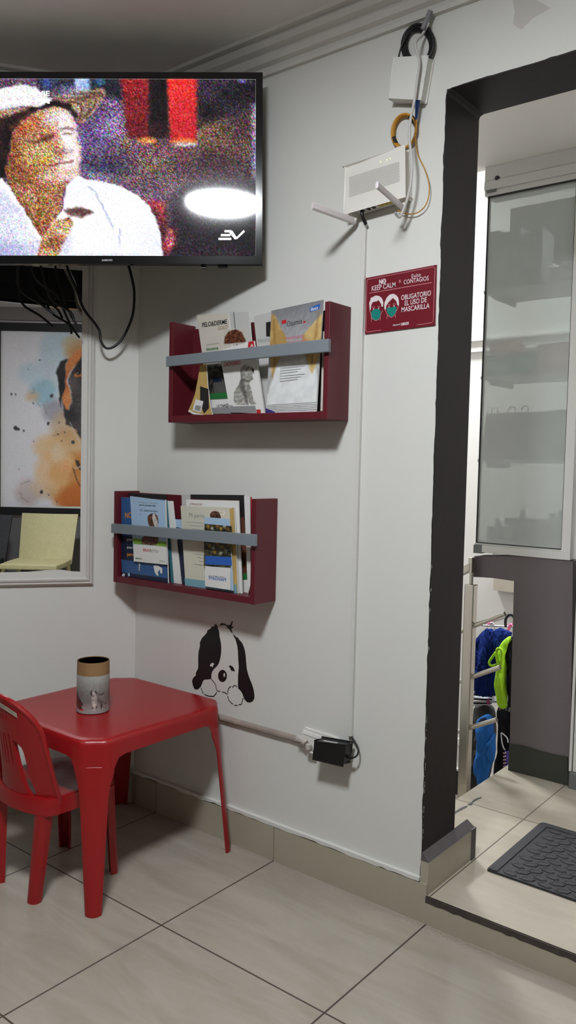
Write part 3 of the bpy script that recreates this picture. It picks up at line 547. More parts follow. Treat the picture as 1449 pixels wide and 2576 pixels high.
'ycab':[(1.0233,1.969),(1.0317,1.9194),(1.0531,1.8769),(1.0678,1.8313),(1.0616,1.7925),(1.0369,1.7749),(1.0031,1.7778),(0.9798,1.7915)],
'ypig':[(1.029,1.9983),(1.0297,1.9792),(1.028,1.9653)],
'blue':[(1.034,2.0443),(1.0315,2.0213),(1.029,1.9983)],
'rt':[(0.8371,1.9178),(1.0075,1.9294),(1.0126,1.814),(0.8408,1.8036)],
'rt_grid':[(0.8498,1.89),(0.998,1.8978),(1.0008,1.8485),(0.8515,1.8376)],
'rt_led':[(0.9438,1.9082),(0.9623,1.9091),(0.9714,1.9101)],
'rt_ports':[(0.8816,1.8038),(0.8997,1.8046),(0.9152,1.8058),(0.9352,1.8082),(0.9493,1.8086),(0.9632,1.809)],
'rt_plug':[(0.8832,1.8038),(0.8849,1.7865),(0.8879,1.771)],
'adp':[(0.7946,0.4051),(0.8908,0.4135),(0.8849,0.3598),(0.7908,0.3548)],
'adpcab':[(0.8715,0.3697),(0.8869,0.3703),(0.8993,0.3819),(0.8963,0.3973),(0.8856,0.411),(0.8899,0.4357)],
'plate':[(0.7243,0.4139),(0.8372,0.4071),(0.8282,0.3553),(0.7118,0.361)],
'plug':[(0.7219,0.3818),(0.768,0.3701)],
'cond':[(0.2777,0.3718),(0.4224,0.3713),(0.5572,0.3719),(0.6616,0.3733),(0.7074,0.3736)],
'stain1':[(1.2607,2.2132),(1.3172,2.1947),(1.35,2.1671),(1.3096,2.1585),(1.2825,2.1409),(1.2629,2.1601),(1.2666,2.1851)],
'tvc1':[(0.0232,-0.0714,1.7858),(0.0322,-0.0587,1.7311),(0.0368,-0.0521,1.6817),(0.0337,-0.0565,1.6123),(0.019,-0.0775,1.5477),(0.0035,-0.0997,1.5146),(-0.0121,-0.1219,1.5054),(-0.0221,-0.1362,1.5268),(-0.0251,-0.1405,1.5588),(-0.0351,-0.1547,1.585),(-0.0478,-0.1728,1.6106),(-0.0569,-0.1859,1.6378),(-0.0662,-0.1991,1.6857),(-0.076,-0.2131,1.721),(-0.085,-0.2261,1.7623)],
'tvc2':[(-0.1048,-0.2543,1.7653),(-0.0978,-0.2443,1.6994),(-0.088,-0.2303,1.6459),(-0.0741,-0.2104,1.5924),(-0.0573,-0.1864,1.5513)],
'tvc3':[(-0.0931,-0.2202,1.7708),(-0.0813,-0.2032,1.7297),(-0.0721,-0.1902,1.6942),(-0.0656,-0.1809,1.6395),(-0.0529,-0.1627,1.6077)],
'lw_frame':[(-0.2453,-0.3504,0.7389),(-0.0812,-0.1159,0.7368)],
}
# ------------------------------------------------------------------ directions
LD = Vector((-0.57358, -0.81915, 0)); LN = Vector((0.81915, -0.57358, 0))   # left wall: along it, and its normal into the room
OO = Vector((3.48343, -0.63276, 0)); OE = Vector((0.31658, 0.94857, 0)); ON = Vector((0.94857, -0.31658, 0))  # wall behind the viewer
def LW(s, off, z): q = LD*s+LN*off; return (q.x, q.y, z)
def OW(s, off, z): q = OO+OE*s-ON*off; return (q.x, q.y, z)
H = 2.338

# ------------------------------------------------------------------ surfaces
def wall_mat(name, c, bump=.08):
    return mat(name, c, rough=.62, spec=.35, var=.025, vs=3, bump=bump, bs=45)
M_wall = wall_mat('white wall paint', (214, 214, 208))
M_ceil = mat('ceiling paint', (232, 231, 228), rough=.8, var=.05, vs=4, bump=.1, bs=30)
M_hall = wall_mat('stair wall paint', (228, 225, 220))
M_trimw = mat('white moulding paint', (206, 204, 198), rough=.55, var=.03, bump=.05)
M_floor = tile_mat('veined beige tile', (153, 145, 132), (172, 164, 152), .6244, -.008, .5, .4388, .0045, (70, 62, 55), rough=.22)
M_land = tile_mat('landing tile', (168, 159, 144), (182, 174, 159), 1.128, .594, .46, .6, .004, (92, 82, 72), rough=.25)
M_base = mat('glazed skirting tile', (168, 161, 143), rough=.3, var=.06, vs=9)
M_jamb = mat('charcoal gloss paint', (40, 34, 34), rough=.6, spec=.3, var=.06, vs=7, bump=.12, bs=35)
M_purple = mat('mauve grey paint', (98, 90, 92), rough=.6, var=.05, vs=5, bump=.1, bs=40)
M_green = mat('dark green base paint', (42, 46, 38), rough=.5, var=.1)
M_nose = mat('worn dark step edge', (66, 58, 52), rough=.8, var=.5, vs=40, bump=.4)
M_grey = mat('grey dado paint', (104, 102, 102), rough=.6, var=.04)
M_black = mat('black plastic', (20, 20, 22), rough=.4, var=.1)
M_white = mat('white plastic', (226, 224, 218), rough=.4, var=.02)

# ------------------------------------------------------------------ the room
b = B(); b.add([(-3.2, -4.2, 0), (3.9, -4.2, 0), (3.9, .03, 0), (-3.2, .03, 0), (-3.2, -4.2, -.08), (3.9, -4.2, -.08), (3.9, .03, -.08), (-3.2, .03, -.08)],
               [(0, 1, 2, 3), (7, 6, 5, 4), (0, 4, 5, 1), (1, 5, 6, 2), (2, 6, 7, 3), (3, 7, 4, 0)])
struct(b.build('floor', M_floor), 'veined beige floor of large glazed tiles with thin dark joints', 'floor')
b = B(); b.box(-3.2, 3.9, -4.2, .175, H, H+.08)
struct(b.build('ceiling', M_ceil), 'plain off-white plastered ceiling above the television', 'ceiling')
# wall with the doorway, 175 mm thick
JX, JX2, DZ = 1.1, 2.02, 2.058
b = B(); b.box(-.3, JX, 0, .175, 0, H); b.box(JX, JX2, 0, .175, DZ, H); b.box(JX2, 3.8, 0, .175, 0, H)
b.poly(D['stain1'], YP(0), .0004, 1)
wr = struct(b.build('wall_right', [M_wall, mat('patched wall paint', (196, 193, 186), rough=.7, var=.04, vs=20)]), 'white wall carrying the magazine racks, router and mask sign, with a doorway', 'wall')
b = B(); b.hexa([LW(0, 0, 0), LW(4.6, 0, 0), LW(4.6, -.12, 0), LW(-.05, -.12, 0), LW(0, 0, H), LW(4.6, 0, H), LW(4.6, -.12, H), LW(-.05, -.12, H)])
struct(b.build('wall_left', M_wall), 'white wall behind the television and the framed mirror', 'wall')
b = B(); b.hexa([OW(.68, 0, 0), OW(-3.9, 0, 0), OW(-3.9, -.12, 0), OW(.68, -.12, 0), OW(.68, 0, H), OW(-3.9, 0, H), OW(-3.9, -.12, H), OW(.68, -.12, H)])
struct(b.build('wall_opposite', wall_mat('opposite wall paint', (212, 206, 202))), 'white wall behind the viewer, seen in the mirror', 'wall')
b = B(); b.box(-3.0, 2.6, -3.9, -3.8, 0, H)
struct(b.build('wall_back', mat('back wall paint', (92, 84, 80))), 'white back wall out of view behind the viewer', 'wall')  # unseen wall given a dark colour to reduce bounced light
# grey dado and rail on the opposite wall (seen in the mirror)
b = B(); b.hexa([OW(.6, .012, 0), OW(-3.4, .012, 0), OW(-3.4, 0, 0), OW(.6, 0, 0), OW(.6, .012, .7), OW(-3.4, .012, .7), OW(-3.4, 0, .7), OW(.6, 0, .7)])
struct(b.build('trim_1', M_grey), 'grey painted dado under the dog painting, seen in the mirror', 'dado')
b = B(); b.hexa([OW(.6, .03, 2.19), OW(-3.4, .03, 2.19), OW(-3.4, 0, 2.19), OW(.6, 0, 2.19), OW(.6, .03, 2.285), OW(-3.4, .03, 2.285), OW(-3.4, 0, 2.285), OW(.6, 0, 2.285)])
struct(b.build('trim_2', mat('grey band paint', (128, 122, 120))), 'grey band above the dog painting, seen in the mirror', 'moulding')

# crown mouldings: (distance from wall, height)
CR = [(0, 2.240), (.012, 2.240), (.014, 2.250), (.007, 2.254), (.007, 2.264), (.020, 2.270), (.027, 2.284), (.018, 2.288), (.018, 2.296), (.034, 2.304), (.040, 2.318), (.032, 2.321), (.033, 2.327), (.050, 2.330), (.054, 2.338), (0, 2.338)]
CR = [(d*1.0, z) for d, z in CR]
b = B(); ext = math.tan(math.radians(27.5))
b.loft([[(x-0*d, -d, z) for d, z in CR] for x in (-.02, 3.6)])
struct(b.build('trim_3', M_trimw, smooth=18), 'white stepped crown moulding above the router and doorway', 'moulding')
b = B(); b.loft([[LW(s, d, z) for d, z in CR] for s in (0, 4.5)])
struct(b.build('trim_4', M_trimw, smooth=18), 'white stepped crown moulding to the left above the television', 'moulding')
# skirting tiles: right wall (joints at x .124, .624, end at 1.12) and left wall
b = B()
for x0, x1 in ((-.005, .1232), (.1252, .6232), (.6252, 1.121)): b.box(x0, x1, -.010, .0, 0, .1)
# ragged lip of wall paint over the tiles
pts = []; n = 60
for i in range(n+1):
    x = -.0+1.1*i/n; pts.append((x, .102-.006*noise.noise(Vector((x*14, 3, 0)))-.004*noise.noise(Vector((x*45, 1, 0)))))
b.prism(pts+[(1.1, .112), (0, .112)], YP(0), .011, 0, 1)
struct(b.build('baseboard_right', [M_base, M_wall]), 'beige tile skirting under the mask sign with ragged paint lip', 'skirting')
b = B()
for s0, s1 in ((0, .45), (.453, .95), (.953, 1.45), (1.453, 1.95)): b.hexa([LW(s0, .01, 0), LW(s1, .01, 0), LW(s1, 0, 0), LW(s0, 0, 0), LW(s0, .01, .09), LW(s1, .01, .09), LW(s1, 0, .09), LW(s0, 0, .09)])
struct(b.build('baseboard_left', M_base), 'beige tile skirting along the wall behind the red table', 'skirting')

# doorway lining: charcoal paint with a ragged edge along the white wall
b = B()
def rag(t, k): return .0035*noise.noise(Vector((t*11, k, 0)))+.0022*noise.noise(Vector((t*43, k, 5)))
n = 150; r0 = []; r1 = []; r2 = []
path = [(JX, .07+(DZ-.07-.012)*i/n) for i in range(n+1)]+[(JX+.004, DZ-.004)]+[(JX+.014+(JX2-JX-.014)*i/60, DZ) for i in range(61)]
for i, (x, z) in enumerate(path):
    t = i*.0135; dz = rag(t, 1)
    if i <= n: r0.append((x-.0015-max(dz, -.001), -.0008, z)); r1.append((x+.0012, -.0008, z)); r2.append((x+.0012, .176, z))
    else: r0.append((x, -.0008, z+.0015+max(dz, -.001))); r1.append((x, -.0008, z-.0012)); r2.append((x, .176, z-.0012))
o0 = len(r0)
b.add(r0+r1+r2, [(i, i+1, i+1+o0, i+o0) for i in range(o0-1)]+[(i+o0, i+1+o0, i+1+2*o0, i+2*o0) for i in range(o0-1)], 0)
b.box(JX2-.0012, JX2+.001, -.0008, .176, .07, DZ)
# white chips where the paint has come off the arris
for i in range(30):
    z = random.choice([random.uniform(.19, .42), random.uniform(.19, .55), random.uniform(.3, .9)]); h = random.uniform(.002, .011); d = random.uniform(.0008, .003)
    P = [(-.0012, z), (d*random.uniform(.3, 1), z+h*.15), (d, z+h*.4), (d*random.uniform(.4, 1), z+h*.7), (d*.5, z+h*.9), (-.0012, z+h)]
    b.add([(JX+.0016, a_, z_) for a_, z_ in P], [tuple(range(6))], 1)
struct(b.build('door_1', [M_jamb, M_wall]), 'charcoal painted doorway lining with chipped edge beside the mask sign', 'doorway')
# plinth at the foot of the jamb, painted over
b = B(); b.box(JX, JX+.022, -.004, .262, .07, .155)
b.add([(JX, -.004, .155), (JX+.022, -.004, .155), (JX+.022, .262, .155), (JX, .262, .155), (JX, .0, .176), (JX, .255, .176)], [(0, 1, 4), (1, 2, 5, 4), (2, 3, 5)], 1)
b.box(JX-.012, JX+.024, .24, .264, .07, .157, 1)
struct(b.build('trim_5', [M_base, mat('plinth grey paint', (82, 75, 77), rough=.55, var=.12, vs=20, bump=.2)]), 'tiled plinth at the foot of the charcoal door jamb', 'skirting')

# raised landing beyond the doorway, with riser and worn nosing
b = B(); b.box(.9, 2.6, -.008, 1.06, -.62, .07)
struct(b.build('floor', M_land), 'raised beige tiled landing beyond the doorway', 'floor')
b = B(); b.box(1.121, 2.6, -.0125, -.008, .0, .058); b.box(1.113, 1.1205, -.011, -.001, 0, .07)
b.box(1.121, 2.6, -.0105, -.008, .058, .0715, 1)
n = 90; pts = [(1.121+1.4*i/n, .058-.004*noise.noise(Vector((i*.9, 2, 0)))-.002) for i in range(n+1)]
b.prism(pts+[(2.521, .0715), (1.121, .0715)], YP(0), .0132, .008, 1)
struct(b.build('trim_6', [M_base, M_nose]), 'step riser tile with worn dark edge at the doorway', 'step')
# stairs going down to the left behind the wall
b = B()
for i in range(4):
    b.box(.9-.27*(i+1), .9-.27*i, .18, .93, -.62, .07-.17*(i+1))
struct(b.build('stairs', M_land), 'tiled stairs going down behind the doorway wall', 'stairs')
b = B(); b.box(-1.6, 2.6, .176, 3.2, -.7, -.62)
struct(b.build('floor', mat('lower floor tile', (120, 112, 104), rough=.35, var=.1)), 'lower shop floor below the landing', 'floor')
b = B(); b.box(-1.6, 2.6, 2.2, 2.3, -.62, 2.8); b.box(-1.7, -1.6, .175, 2.3, -.62, 2.8); b.box(2.6, 2.7, .175, 2.3, -.62, 2.8)
struct(b.build('wall_far', M_hall), 'bright white wall beyond the stairs', 'wall')
b = B(); b.box(-1.6, 2.6, 2.182, 2.2, 1.765, 1.775); b.box(-1.6, 2.6, 2.17, 2.2, 1.82, 1.83); b.box(-1.6, 2.6, 2.186, 2.2, 1.775, 1.82)
struct(b.build('trim_7', M_hall), 'white moulding band on the bright wall beyond the stairs', 'moulding')
b = B(); b.box(-1.6, 2.6, 2.185, 2.2, -.62, -.49); b.box(-1.6, 2.6, 2.19, 2.2, -.49, -.478, 1)
struct(b.build('baseboard_far', [M_black, M_hall]), 'black skirting at the foot of the bright wall beyond the stairs', 'skirting')
b = B(); b.box(-1.6, 2.6, .175, .98, 2.226, 2.36)
struct(b.build('ceiling', M_hall), 'white ceiling above the landing', 'ceiling')
b = B(); b.box(-1.6, 2.6, .98, 2.3, 2.8, 2.9)
struct(b.build('ceiling', M_hall), 'white ceiling over the stairs beyond the glass', 'ceiling')
b = B(); b.box(.3035, .62, 2.15, 2.2, .525, .63)
struct(b.build('trim_8', mat('beige soffit', (196, 188, 172))), 'small beige beam end under the mauve ledge', 'beam')
# added sloping slab behind the glass, standing in for a reflected dark area
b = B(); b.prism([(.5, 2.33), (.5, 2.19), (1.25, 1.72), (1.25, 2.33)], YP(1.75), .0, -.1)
struct(b.build('trim_9', mat('stand-in shade grey', (128, 128, 128))), 'grey sloping soffit of upper stairs behind the glass', 'soffit')

# mauve partition: L-shaped low wall with green base
b = B()
arc = [(.753, .752), (.79, .7545), (.83, .756), (.87, .755), (.914, .7535)]
out = arc+[(.916, .6), (.918, .4), (.921, .2), (.922, .07), (1.138, .07), (1.136, .3), (1.128, .6), (1.12, .843), (1.03, .846), (.95, .845), (.85, .838), (.80, .833), (.757, .829)]
b.prism(out, YP(.96), 0, -.1)
pb = [(.9225, .166), (.97, .171), (1.03, .167), (1.08, .166), (1.132, .168), (1.1385, .0705), (.9215, .0705)]
b.prism(pb, YP(.96), .006, 0, 1)
struct(b.build('wall_partition', [M_purple, M_green], bevel=.003), 'mauve grey L-shaped low partition with dark green base', 'wall')
b = B(); b.box(1.175, 2.6, .97, 1.05, .07, 2.226)
struct(b.build('wall_partition', M_hall), 'white wall to the right of the glass panel', 'wall')
# ------------------------------------------------------------------ lamps (panels with their own glow; back, shop and landing are added fill)
def lamp_mat(name, strength, c=(255, 250, 240)):
    return mat(name, (240, 240, 240), emit=c, es=strength)
def panel_lamp(x, y, z, r, strength, label, mname, c=(246, 250, 255)):
    t = thing('ceiling_lamp', label, 'lamp', (x, y, z))
    b = B(); b.lathe([(r+.012, 0), (r+.012, -.004), (r+.010, -.018), (r, -.018), (r, -.010), (0.001, -.010)], (x, y, z), 0)
    b.build('rim', M_white, t, smooth=40)
    b = B(); b.lathe([(.001, -.0102), (r-.0005, -.0102), (r-.001, -.024), (r-.010, -.030), (.001, -.031)], (x, y, z), 0)
    b.build('diffuser', lamp_mat(mname, strength, c), t, smooth=40)
panel_lamp(1.283, -1.330, H, .16, LAMP_ROOM, 'round white ceiling panel mirrored as a bright oval in the television', 'room lamp glow')
panel_lamp(.35, -3.0, H, .16, FILL_BACK, 'second round ceiling panel behind the viewer', 'back fill glow')
panel_lamp(-.62, 1.85, 2.8, .2, LAMP_STAIR, 'round ceiling panel over the stairs beyond the doorway', 'stair lamp glow')
panel_lamp(1.6, 1.7, 2.8, .2, FILL_SHOP, 'round ceiling panel over the pet clothes', 'shop fill glow')
panel_lamp(2.25, .55, 2.226, .15, FILL_LANDING, 'round ceiling panel on the landing, right of the doorway', 'landing fill glow')

# ------------------------------------------------------------------ television
TB = Vector((.577986, -.058696, 1.701559)); T1 = Vector((.782937, .621796, .019496)); T2 = Vector((-.015267, -.012125, .99981)); TN = Vector((.621914, -.783085, 0))
TW, TH = .945, .517
def TV(u, v, d): q = TB+T1*u+T2*v+TN*d; return (q.x, q.y, q.z)
t = thing('television', 'wide black flat television with a hatted man on screen', 'television', TV(-TW/2, 0, -.05))
b = B()
def ring(i, d): return [TV(-TW+i, i, d), TV(-i, i, d), TV(-i, TH-i, d), TV(-TW+i, TH-i, d)]
def frame(b, a, c, d0, d1, m):   # a: outer inset, c: inner margins (l, b, r, t)
    o = [(-TW+a, a), (-a, a), (-a, TH-a), (-TW+a, TH-a)]; i = [(-TW+c[0], c[1]), (-c[2], c[1]), (-c[2], TH-c[3]), (-TW+c[0], TH-c[3])]
    b.prism(o, TV, d0, d1, m, holes=[i])
frame(b, 0, (.018, .0225, .0185, .0155), 0, -.02, 0)
b.build('bezel', mat('piano black', (12, 12, 14), rough=.12, spec=.6), t, bevel=.003)
b = B(); b.prism([(-TW+.01, .012), (-.01, .012), (-.01, TH-.012), (-TW+.01, TH-.012)], TV, -.019, -.035)
b.prism([(-TW+.12, .06), (-.12, .06), (-.12, TH-.10), (-TW+.12, TH-.10)], TV, -.034, -.065)
b.build('back_cover', mat('black back cover', (18, 18, 22), rough=.6), t, bevel=.006)
# picture
def PX(x, y): return (.0005483*x-.00000567*y-.718353, .00000118*x-.0005357*y+.711502)     # picture units to metres on the set
def TVP(x, y, d): u, v = PX(x, y); return TV(u, v, d)
b = B(); L = .0004
sl, sr, sb, st = -TW+.018, -.0185, .0225, TH-.0155
b.prism([(sl, sb), (sr, sb), (sr, st), (sl, st)], TV, -.006, -.012, 0)
LS = []
def ly(pts, soft, ca, cb=None, mix=14.0, alpha=1.0, grain=.8): LS.append((pts, soft, ca, cb or ca, mix, alpha, grain))
ly(None, 1, (18, 10, 24), (106, 80, 108), 46, 1, .85)
ly([(560, 560), (1300, 520), (1300, 900), (1000, 930), (560, 900)], 160, (60, 34, 40), (128, 96, 64), 30, .75, 1.0)
ly([(330, 560), (600, 500), (650, 600), (620, 690), (480, 760), (390, 790)], 90, (84, 66, 120), (196, 176, 226), 34, .85, .9)
ly([(395, 800), (560, 770), (720, 730), (700, 830), (500, 920), (410, 900)], 90, (40, 36, 74), (168, 162, 206), 24, .8, .9)
ly([(640, 590), (980, 600), (960, 800), (640, 820)], 120, (36, 20, 36), (130, 84, 96), 30, .7, 1.0)
ly([(180, 380), (620, 380), (620, 500), (520, 480), (200, 450)], 40, (8, 8, 16), (34, 44, 66), 26, .95, .8)
ly([(600, 380), (745, 380), (748, 690), (640, 690)], 26, (150, 22, 28), (96, 10, 22), ((600, 380), (690, 690)), 1, .8)
ly([(745, 380), (835, 380), (850, 690), (748, 690)], 20, (12, 6, 12), (52, 20, 30), 20, .95, .7)
ly([(835, 380), (990, 380), (985, 702), (855, 700)], 20, (232, 44, 42), (186, 24, 36), ((900, 420), (960, 700)), 1, .55)
ly(ept(735, 702, 44, 16), 22, (250, 150, 60), None, 1, .9, .6); ly(ept(920, 705, 66, 15), 20, (255, 150, 70), (240, 110, 50), 12, .9, .5); ly(ept(930, 722, 60, 12), 16, (206, 206, 206), None, 1, .8, .4)
ly([(995, 380), (1300, 380), (1300, 520), (1150, 560), (1000, 620)], 60, (8, 6, 14), (48, 38, 56), 22, .92, .9)
ly(ept(1212, 400, 20, 14), 14, (120, 104, 170), None, 1, .8, .5)
ly([(368, 380), (447, 380), (447, 455), (385, 462)], 14, (150, 180, 235), (190, 210, 250), 14, 1, .25); ly(ept(235, 410, 24, 30), 30, (60, 80, 170), None, 1, .8, .6); ly(ept(500, 405, 24, 24), 24, (50, 110, 150), None, 1, .7, .6)
ly([(1262, 520), (1310, 510), (1310, 930), (1268, 900)], 26, (110, 100, 150), (190, 180, 220), 16, .8, .7)
ly([(840, 1000), (960, 930), (1310, 880), (1310, 1300), (860, 1300)], 90, (4, 3, 8), (34, 22, 36), 20, .95, .7)
ly([(720, 1000), (825, 1015), (838, 1140), (880, 1150), (882, 1230), (830, 1290), (790, 1110)], 30, (190, 40, 54), (70, 14, 24), 10, .9, .9); ly(ept(855, 1200, 20, 50), 16, (220, 130, 140), (150, 60, 80), 8, .8, .8)
# hat
ly([(-330, 470), (-300, 520), (-200, 590), (-60, 565), (0, 545), (120, 535), (230, 515), (300, 470), (400, 452), (520, 440), (530, 470), (500, 520), (450, 580), (405, 625), (385, 605), (372, 560), (340, 530), (280, 515), (200, 525), (110, 570), (45, 640), (0, 650), (-160, 660), (-300, 600), (-345, 500)], 12, (150, 116, 98), (222, 196, 178), 14, 1, .7)
for q in ([(300, 492), (400, 486), (515, 474)], [(330, 505), (395, 515), (412, 550), (396, 595)], [(375, 495), (440, 505), (448, 545), (408, 605)], [(430, 480), (480, 490), (470, 540), (430, 580)], [(330, 470), (420, 466), (500, 462)]): ly(band(q, 9), 10, (52, 30, 28), (90, 56, 50), 8, .85, .6)
ly([(290, 440), (380, 420), (430, 450), (330, 490)], 40, (170, 150, 200), (140, 120, 160), 12, .6, .6)
ly([(-170, 640), (0, 590), (110, 552), (200, 512), (290, 498), (352, 520), (384, 575), (378, 605), (330, 552), (270, 534), (190, 548), (110, 600), (60, 655), (44, 760), (24, 900), (-60, 860), (-130, 760)], 18, (8, 4, 10), (46, 22, 24), 16, 1, .6)
ly([(-190, 590), (-180, 520), (-130, 470), (-60, 448), (0, 440), (60, 430), (130, 421), (190, 443), (258, 500), (200, 532), (100, 528), (0, 548), (-120, 590)], 12, (236, 230, 240), (255, 255, 255), 14, 1, .25)
# face, light from the right
ly([(45, 760), (60, 660), (110, 602), (190, 552), (270, 532), (330, 545), (372, 600), (380, 655), (388, 700), (402, 740), (399, 800), (392, 840), (384, 885), (340, 908), (315, 950), (297, 1060), (205, 1192), (120, 1050), (40, 930), (22, 850)], 10, (128, 70, 36), (216, 158, 118), ((60, 800), (330, 720)), 1, .85)
ly([(60, 640), (150, 575), (220, 580), (200, 640), (90, 690)], 50, (176, 88, 36), (200, 130, 60), 12, .6, .8)
ly([(230, 560), (330, 560), (360, 620), (300, 640), (220, 610)], 50, (226, 212, 236), (190, 180, 200), 14, .85, .5)
ly([(280, 560), (345, 562), (382, 645), (388, 700), (402, 745), (398, 810), (386, 880), (300, 900), (290, 830), (336, 760), (296, 690)], 40, (255, 250, 252), (250, 228, 228), 16, 1, .2)
ly([(190, 890), (290, 838), (380, 835), (384, 882), (320, 905), (230, 905)], 36, (240, 200, 210), (226, 170, 150), 12, .8, .5)
ly([(120, 720), (240, 715), (270, 800), (170, 840), (100, 800)], 60, (206, 184, 120), (170, 120, 70), 12, .65, .8)
ly([(40, 900), (140, 930), (290, 960), (280, 1060), (200, 1180), (110, 1040)], 60, (150, 104, 50), (190, 130, 100), 12, .6, .9)
ly(band([(140, 712), (200, 702), (272, 672)], 16), 18, (70, 30, 34), (110, 50, 40), 8, .85, .6); ly(ept(235, 690, 34, 13, -.3), 18, (60, 26, 30), None, 1, .6, .6)
ly(band([(302, 648), (335, 640), (368, 648)], 11), 14, (92, 56, 60), None, 1, .8, .5); ly(ept(338, 668, 26, 8), 10, (96, 66, 60), (150, 100, 100), 6, .85, .5)
ly([(270, 600), (292, 610), (300, 700), (284, 700), (268, 650)], 16, (196, 140, 130), None, 1, .55, .5)
ly(ept(292, 762, 32, 11), 16, (84, 52, 54), (130, 90, 90), 8, .8, .5); ly(ept(345, 756, 26, 8), 12, (150, 120, 128), None, 1, .6, .4)
ly(band([(212, 830), (262, 824), (312, 815), (366, 806)], 10), 10, (96, 30, 34), (130, 70, 70), 6, .9, .5); ly(ept(215, 806, 36, 12), 22, (190, 150, 50), None, 1, .6, .7)
ly([(350, 905), (318, 950), (300, 1050), (270, 1010), (290, 930)], 30, (120, 70, 46), None, 1, .6, .7)
# shirt
ly([(384, 878), (430, 895), (520, 910), (610, 935), (690, 975), (745, 1030), (790, 1110), (810, 1200), (822, 1310), (-700, 1310), (-640, 1150), (-520, 1030), (-300, 960), (-120, 910), (0, 890), (40, 930), (130, 1080), (208, 1198), (312, 1045), (332, 930)], 8, (240, 243, 255), (255, 255, 255), 30, 1, .06)
ly([(-600, 1150), (0, 1085), (120, 1062), (142, 1150), (205, 1215), (175, 1310), (-690, 1310)], 18, (176, 180, 222), (232, 236, 255), 22, .95, .3)
ly([(-520, 1040), (-300, 975), (-120, 925), (0, 930), (60, 1010), (110, 1062), (0, 1085), (-560, 1130)], 20, (206, 208, 236), (236, 238, 255), 20, .9, .2)
ly([(205, 1195), (262, 1112), (350, 1088), (364, 1122), (332, 1200), (272, 1310), (172, 1310)], 14, (150, 92, 50), (214, 160, 120), 12, 1, .85)
ly([(312, 1050), (400, 1032), (472, 1066), (402, 1094), (340, 1080)], 12, (80, 40, 38), (170, 130, 124), 10, .9, .6)
ly(band([(440, 932), (480, 962), (520, 1050), (568, 1148)], 9), 9, (170, 176, 214), None, 1, .8, .2); ly(band([(600, 1140), (598, 1240)], 9), 9, (180, 184, 220), None, 1, .8, .2); ly(ept(330, 1240, 24, 60, .4), 40, (200, 206, 240), None, 1, .7, .2)
ly(ept(540, 1280, 200, 12), 14, (214, 220, 255), None, 1, .5, .2)
xl, xr_ = (sl+.718353)/.0005483+12, (sr+.718353)/.0005483
def clampTV(x, y, d):
    u, v = PX(x, y); return TV(min(max(u, sl+.0004), sr-.0004), min(max(v, sb+.0004), st-.0004), d)
raster(b, (xl-10, xr_+16, 380, 1296), 330, 190, clampTV, -.0056, 0, (20, 14, 26), LS, 9.0, 12)
lay = -.0052
for s_, k in (('D | LUN A VIE', 478), ('E | 8:00 PM', 517)): b.text(s_, PX(-20, k), PX(248, k), .013, TV, lay, 1, .02)
for q in ([(1130, 1160), (1165, 1160)], [(1112, 1180), (1160, 1180)], [(1100, 1199), (1165, 1199)], [(1155, 1160), (1188, 1199)], [(1165, 1160), (1192, 1196), (1230, 1158)]):
    lay += .00006; b.stroke([PX(*z_) for z_ in q], .0062, TV, lay, 1)
scm = print_mat('television picture', .06, 1.0*SCREEN); wht = screen_mat('picture lettering', (250, 250, 255), (255, 255, 255), 60, 1.3, .9, .0)
b.build('screen', [scm, wht], t)
p_ = [PX(512, 1308), PX(565, 1308)]; b = B(); b.text('SAMSUNG', (p_[0][0], .0075), (p_[1][0], .008), .0052, TV, .0003, 0, .02)
b.build('lettering', mat('silver print', (190, 190, 195), rough=.3), t)
b = B(); b.prism([(-TW/2-.14, .02), (-TW/2+.14, .02), (-TW/2+.14, .30), (-TW/2-.14, .30)], TV, -.064, -.082)
b.build('mounting_plate', M_black, t, bevel=.003)
a0 = Vector(TV(-TW/2, .2, -.08)); k_ = (a0-LN*0).dot(LN); a1 = a0-LN*k_; a1.z = a0.z
b = B(); b.tube([a0, (a0+a1)/2+LD*.05, a1+LN*.012], .018, 0, 10, 4); b.box(a1.x-.03, a1.x+.03, a1.y-.03, a1.y+.03, a1.z-.1, a1.z+.1) if False else None
b.hexa([LW(a1.dot(LD)-.05, .012, a1.z-.07), LW(a1.dot(LD)+.05, .012, a1.z-.07), LW(a1.dot(LD)+.05, 0, a1.z-.07), LW(a1.dot(LD)-.05, 0, a1.z-.07),
        LW(a1.dot(LD)-.05, .012, a1.z+.12), LW(a1.dot(LD)+.05, .012, a1.z+.12), LW(a1.dot(LD)+.05, 0, a1.z+.12), LW(a1.dot(LD)-.05, 0, a1.z+.12)])
b.build('wall_bracket', M_black, t)
b = B(); b.prism([(-.172, -.007), (-.158, -.007), (-.158, .004), (-.172, .004)], TV, -.012, -.03); b.prism([(-.125, -.004), (-.098, -.004), (-.098, .004), (-.125, .004)], TV, -.012, -.03)
b.build('sensor', M_black, t)

